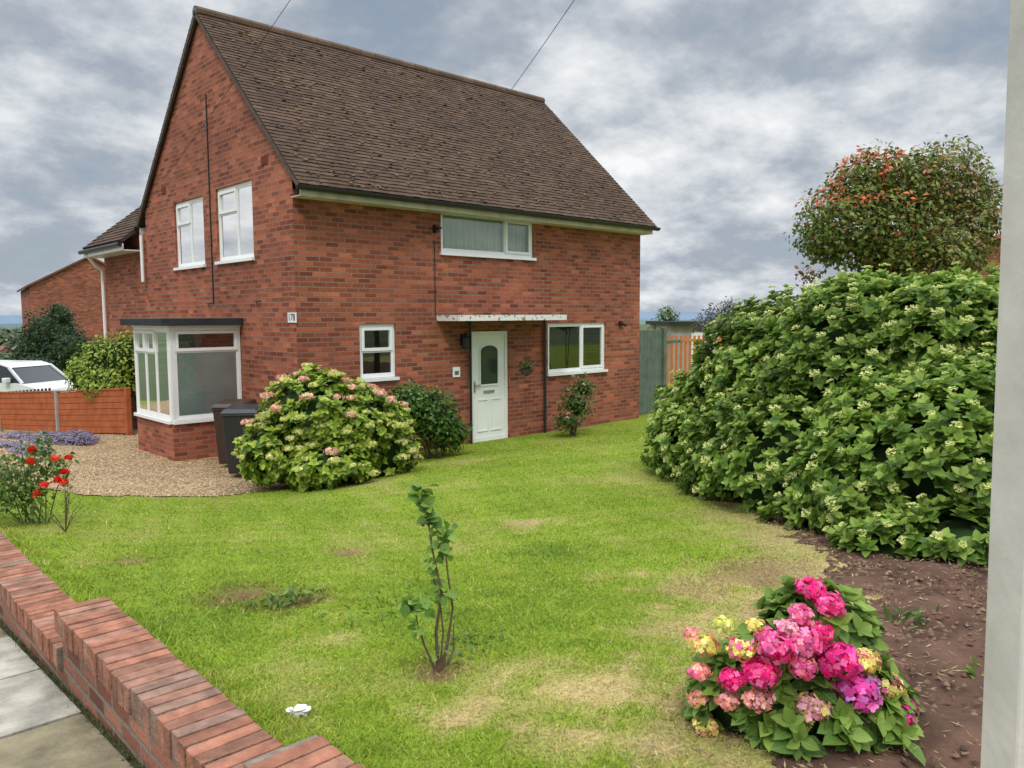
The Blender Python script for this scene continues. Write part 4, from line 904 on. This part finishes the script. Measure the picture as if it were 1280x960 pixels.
# ---------------------------------------------------------------- foreground pink hydrangea
DC=2.72
FL=[LB(1000,880,DC,.29,.26),LB(930,880,DC-.02,.18,.22),LB(1070,890,DC,.18,.2),LB(1015,800,DC+.05,.19,.19),LB(1000,935,DC-.05,.30,.14),LB(1040,790,DC+.1,.13,.12)]
t=thing('pink_hydrangea','small hydrangea covered in pink, magenta and yellow flower heads in the foreground','hydrangea',(FL[0][0],FL[0][1],Tf(FL[0][0],FL[0][1])))
core(t,FL,.68); P,d=sample(FL,230,.88,1.06,.0)
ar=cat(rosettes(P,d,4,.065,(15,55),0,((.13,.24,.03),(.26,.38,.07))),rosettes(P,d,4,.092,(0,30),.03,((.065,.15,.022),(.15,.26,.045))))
leaves('foliage',*ar,M_leafv,t,wid=.66,droop=.15)
b=MB()
for k in range(14):
    s0=Vector((FL[0][0],FL[0][1],Tf(FL[0][0],FL[0][1])))+Vector((random.uniform(-.08,.08),random.uniform(-.08,.08),-.03)); e_=Vector(FL[k%5][:3])+Vector((random.uniform(-.1,.1),random.uniform(-.1,.1),.05)); b.tube([s0,s0.lerp(e_,.5),e_],[.008,.006,.004],5)
b.build('stem',M_bark,t)
hot=(.95,.04,.28); pk_=(.95,.17,.42); yl=(.84,.76,.20); co_=(.92,.42,.34); mg=(.84,.09,.44); li=(.62,.28,.68); lp=(.95,.48,.56); ye2=(.74,.78,.26)
heads=[(1013,736,17,hot,pk_),(1038,756,19,pk_,hot),(1000,768,16,pk_,lp),(968,808,26,pk_,hot),(1005,800,23,pk_,lp),(1024,790,15,hot,pk_),(1048,824,27,hot,mg),(1080,825,18,yl,co_),(1068,862,29,mg,li),(1112,858,18,yl,pk_),(1116,892,28,mg,hot),
(1003,832,18,pk_,co_),(950,842,22,hot,pk_),(915,848,16,hot,hot),(880,806,18,yl,co_),(925,812,17,yl,pk_),(903,780,12,ye2,yl),(874,840,14,co_,pk_),(908,874,15,co_,lp),(948,874,18,co_,lp),(882,906,15,yl,co_),(1017,884,22,lp,yl),(1022,938,28,li,mg),(1076,892,20,yl,li),(975,905,11,ye2,yl),
(872,873,12,co_,yl),(945,782,11,yl,co_),(985,785,14,lp,pk_),(1095,905,17,mg,pk_),(865,793,10,co_,pk_),(1000,905,12,yl,ye2)]
for px,py,rp_,ca,cb2 in heads:
    e_=((px-995)/165)**2+((py-860)/140)**2; D=DC+.12-.34*math.sqrt(max(0.0,1-min(1,e_))); q=W(px,py,D)
    floret_head('flower_head',q,rp_*D/980*1.0,[ca,cb2,tuple(min(1,v*1.15+.14) for v in ca),tuple(v*.6 for v in ca)],int(60+rp_*4.5),t,fl=.19+1./rp_,up=Vector((0,0,1))-F*.9,squash=.70,weights=[.5,.25,.19,.06],petal=True,rlo=.62,rhi=1.12)

# ---------------------------------------------------------------- sapling
q=hit(548,832); t=thing('sapling','thin young sapling with a few fresh green leaves standing in the lawn','sapling',q); Dq=q.dot(F)
def SP(px,py,dd=0): return W(px,py,Dq+dd)
b=MB(); stems=[[(548,832,0),(545,790,0),(552,740,.0),(541,690,0),(535,650,0),(531,615,0)],[(552,832,.02),(560,800,.04),(566,760,.05),(560,720,.04),(556,680,.03)],[(544,832,-.02),(530,805,-.04),(522,780,-.06),(518,757,-.06)],[(550,832,0),(554,790,.02),(549,745,.03),(538,712,.03)],[(556,833,.03),(567,812,.06),(567,780,.06)]]
P=[];Sx=[]
for si,s_ in enumerate(stems):
    pts=[SP(*v) for v in s_]; pts[0].z-=.02; m=len(pts); b.tube(pts,[.0085-.006*i/(m-1) if si<2 else .006-.0035*i/(m-1) for i in range(m)],6)
b.build('stem',simple('sapling_bark',(.13,.085,.06),.8,.3,30),t)
def lf(px,py,dd,n_,sp=12,s=.05):
    for k in range(n_): P.append(list(SP(px+random.uniform(-sp*.6,sp*.6),py+random.uniform(-sp,sp),dd+random.uniform(-.04,.04)))); Sx.append(s*random.uniform(.6,1.2))
lf(530,620,0,26,14,.056); lf(537,645,0,24,13,.052); lf(545,672,.02,24,13,.052); lf(560,665,.03,12,9,.05); lf(541,705,.02,16,12,.046); lf(552,738,.03,12,12,.046); lf(512,755,-.06,18,10,.056); lf(530,762,-.06,12,9,.05); lf(520,785,-.05,9,9,.045); lf(556,690,.03,10,9,.045)
lf(552,815,0,5,8,.035)
P=np.array(P); m=len(P); nn=unit(rng.normal(0,.6,(m,3))+np.array([-.3,-.3,.6])); D=rng.normal(size=(m,3)); D[:,2]=D[:,2]*.4-.2; t_=rng.random((m,1))
leaves('foliage',P,D,nn,np.array(Sx),np.array([.08,.19,.03])*(1-t_)+np.array([.25,.40,.07])*t_,M_leafv,t,wid=.85,droop=.15)
def weed(px,py,n_,s,label,cols,sp=.12):
    q=hit(px,py); t=thing('weed_clump',label,'weed',q); P=np.array(q)+np.stack([rng.normal(0,sp,n_),rng.normal(0,sp*.7,n_),np.zeros(n_)],1); P[:,2]=T(P[:,0],P[:,1])
    D=rng.normal(size=(n_,3)); D[:,2]=rng.uniform(.3,1.6,n_); nn=unit(rng.normal(size=(n_,3))*.5+np.array([0,0,1])); t_=rng.random((n_,1))
    leaves('foliage',P,D,nn,s*rng.uniform(.5,1.3,n_),np.array(cols[0])*(1-t_)+np.array(cols[1])*t_,M_leaf,t,wid=.4,droop=.3)
weed(352,752,110,.055,'dark weeds sprouting in the bare hollow of the lawn',((.08,.14,.03),(.19,.28,.05)),.10)
weed(590,808,60,.04,'small weeds right of the foot of the sapling',((.08,.14,.03),(.2,.28,.06)),.1)
weed(1222,842,12,.05,'bright green seedling in the soil by the white post',((.15,.3,.04),(.22,.4,.06)),.03)
weed(470,765,60,.045,'tufts of longer grass left of the sapling',((.12,.22,.03),(.22,.33,.045)),.2)
weed(1140,775,20,.06,'stray leafy weed under the hydrangea hedge',((.06,.12,.03),(.12,.2,.05)),.08)
q=hit(373,897); b=MB(); b.blob((q.x,q.y,q.z+.022),(.028,.022,.016),10,.45); b.blob((q.x-.02,q.y+.02,q.z+.02),(.018,.018,.012),8,.4); b.blob((q.x+.022,q.y-.01,q.z+.018),(.016,.018,.013),8,.5)
tag(b.build('paper_litter',simple('white_paper',(.66,.66,.64),.8,.25,60)),'crumpled white scrap of paper lying on the lawn near the garden wall','litter')

# ---------------------------------------------------------------- bins
def bin_(px,py,D,mat,label,rot):
    p=W(px,py,D); t=thing('wheelie_bin',label,'bin',(p.x,p.y,Tf(p.x,p.y)+.02),None,rot,True)
    b=MB(); b.hexa([(-.20,-.22,.06),(.20,-.22,.06),(.20,.20,.06),(-.20,.20,.06),(-.245,-.28,.93),(.245,-.28,.93),(.245,.26,.93),(-.245,.26,.93)]); b.box(-.262,.262,-.30,.28,.90,.935); b.build('body',mat,t,bevel=.02)
    b=MB(); b.hexa([(-.27,-.32,.94),(.27,-.32,.94),(.27,.29,.94),(-.27,.29,.94),(-.22,-.26,1.0),(.22,-.26,1.0),(.24,.27,1.02),(-.24,.27,1.02)]); b.build('lid',mat,t,bevel=.015)
    b=MB(); b.tube([(-.22,.30,.96),(-.22,.36,.98),(.22,.36,.98),(.22,.30,.96)],.016,8); b.build('handle',mat,t)
    for s_ in (-1,1):
        b=MB(); b.lathe((s_*.22-.025,.22,.10),[(.02,0),(.1,0),(.1,.05),(.02,.05)],16,axis='x'); b.build('wheel',M_tyre,t)
bin_(307,560,11.35,M_greybin,'dark grey wheelie bin standing in front beside the hydrangea',math.radians(-38))
bin_(295,555,12.15,M_brownbin,'dark brown wheelie bin partly hidden behind the grey bin',math.radians(-43))

# ---------------------------------------------------------------- white car
p=W(86,500,22.6); t=thing('parked_car','white estate car parked behind the low fences at the far left edge','car',(p.x,p.y,-2.86),None,math.radians(-43.2-14),True)
wcar=1.76
prof=[(0,.35),(.02,.66),(.10,.86),(.75,1.02),(.9,1.04),(3.9,1.06),(4.25,1.0),(4.35,.6),(4.33,.32),(3.9,.25),(.3,.25)]
gh=[(.75,1.02),(1.30,1.46),(1.6,1.54),(3.5,1.54),(3.95,1.50),(4.22,1.03)]
def extr(b,pr,w0,w1f=None):
    n_=len(pr); L_=[(-x_,(-w0/2 if w1f is None else -w1f(z_)/2),z_) for x_,z_ in pr]; R2=[(-x_,(w0/2 if w1f is None else w1f(z_)/2),z_) for x_,z_ in pr]
    b.face(L_); b.face(R2[::-1])
    for i in range(n_): j=(i+1)%n_; b.face([L_[i],R2[i],R2[j],L_[j]])
b=MB(); extr(b,prof,wcar); b.build('body',M_carwhite,t,bevel=.03)
gw_=lambda z_:wcar-.08-(z_-.96)*.45
b=MB(); extr(b,gh,0,gw_); b.build('glasshouse',M_carglass,t)
b=MB(); extr(b,[(1.28,1.465),(1.6,1.545),(3.5,1.55),(3.98,1.51),(3.94,1.56),(3.5,1.60),(1.6,1.59),(1.34,1.52)],0,lambda z_:gw_(z_)+.03)
for s_ in (-1,1):
    for xa,za,xb,zb_ in ((.75,1.03,1.30,1.48),(2.05,1.04,2.08,1.54),(3.0,1.04,3.03,1.54),(4.22,1.04,3.96,1.50)):
        b.bar((-xa,s_*gw_(za)/2,za),(-xb,s_*(gw_(zb_)/2),zb_),.04,.08)
b.build('roof',M_carwhite,t)
for xx in (.85,3.5):
    for s_ in (-1,1):
        b=MB(); b.lathe((-xx,s_*(wcar/2-.09)-.1,.31),[(.05,0),(.31,.01),(.31,.19),(.05,.2)],20,axis='y'); w_=b.build('wheel',M_tyre,t); b=MB(); b.lathe((-xx,s_*(wcar/2-.09)-.105,.31),[(.02,0),(.2,0),(.2,.21),(.02,.21)],14,axis='y'); b.build('rim',M_metal,w_)
for s_ in (-1,1):
    b=MB(); b.blob((-.12,s_*.66,.74),(.12,.16,.08),10,0); b.build('headlight',simple('lamp_glass',(.5,.52,.55),.1),t)
    b=MB(); b.box(-1.25,-1.1,s_*.95-.08,s_*.95+.08,1.06,1.2); b.build('wing_mirror',M_carwhite,t,bevel=.02)

# ---------------------------------------------------------------- white post at right
p=W(1271,480,1.25)+R*.055; zb=Tf(p.x,p.y); t=thing('white_post','weathered white painted square post at the right edge close to the camera','post',(p.x,p.y,zb),None,-YAW,True)
M_post=simple('weathered_white',(.60,.57,.51),.6,.20,5,bump=.15,bscale=20)
b=MB(); tl=-.018; o_=.007
b.hexa([(-.055+o_,-.05,-.1),(.055+o_,-.05,-.1),(.055+o_,.05,-.1),(-.055+o_,.05,-.1),(-.055+tl,-.05,2.6),(.055+tl,-.05,2.6),(.055+tl,.05,2.6),(-.055+tl,.05,2.6)]); b.build('shaft',M_post,t,bevel=.006)
b=MB(); b.hexa([(-.036+o_,-.056,-.1),(-.032+o_,-.056,-.1),(-.032+o_,-.051,-.1),(-.036+o_,-.051,-.1),(-.036+tl,-.056,2.6),(-.032+tl,-.056,2.6),(-.032+tl,-.051,2.6),(-.036+tl,-.051,2.6)]); b.build('edge_bead',simple('rusty_edge',(.35,.27,.17),.8,.4,12),t)

# ---------------------------------------------------------------- overhead cables
def cable(a_,c_,label,r_=.008,sag=.1):
    b=MB(); pts=[a_.lerp(c_,i/14)-Vector((0,0,sag*4*(i/14)*(1-i/14))) for i in range(15)]; b.tube(pts,r_,5); tag(b.build('overhead_cable',M_black),label,'cable')
cable(onx(203,226,HX0-.02),W(430,-100,7.5),'thin black overhead cable running down to the gable wall',.0035,.05)
cable(W(632,122,22),W(790,-108,15),'thin black overhead cable rising behind the roof ridge',.008,.05)
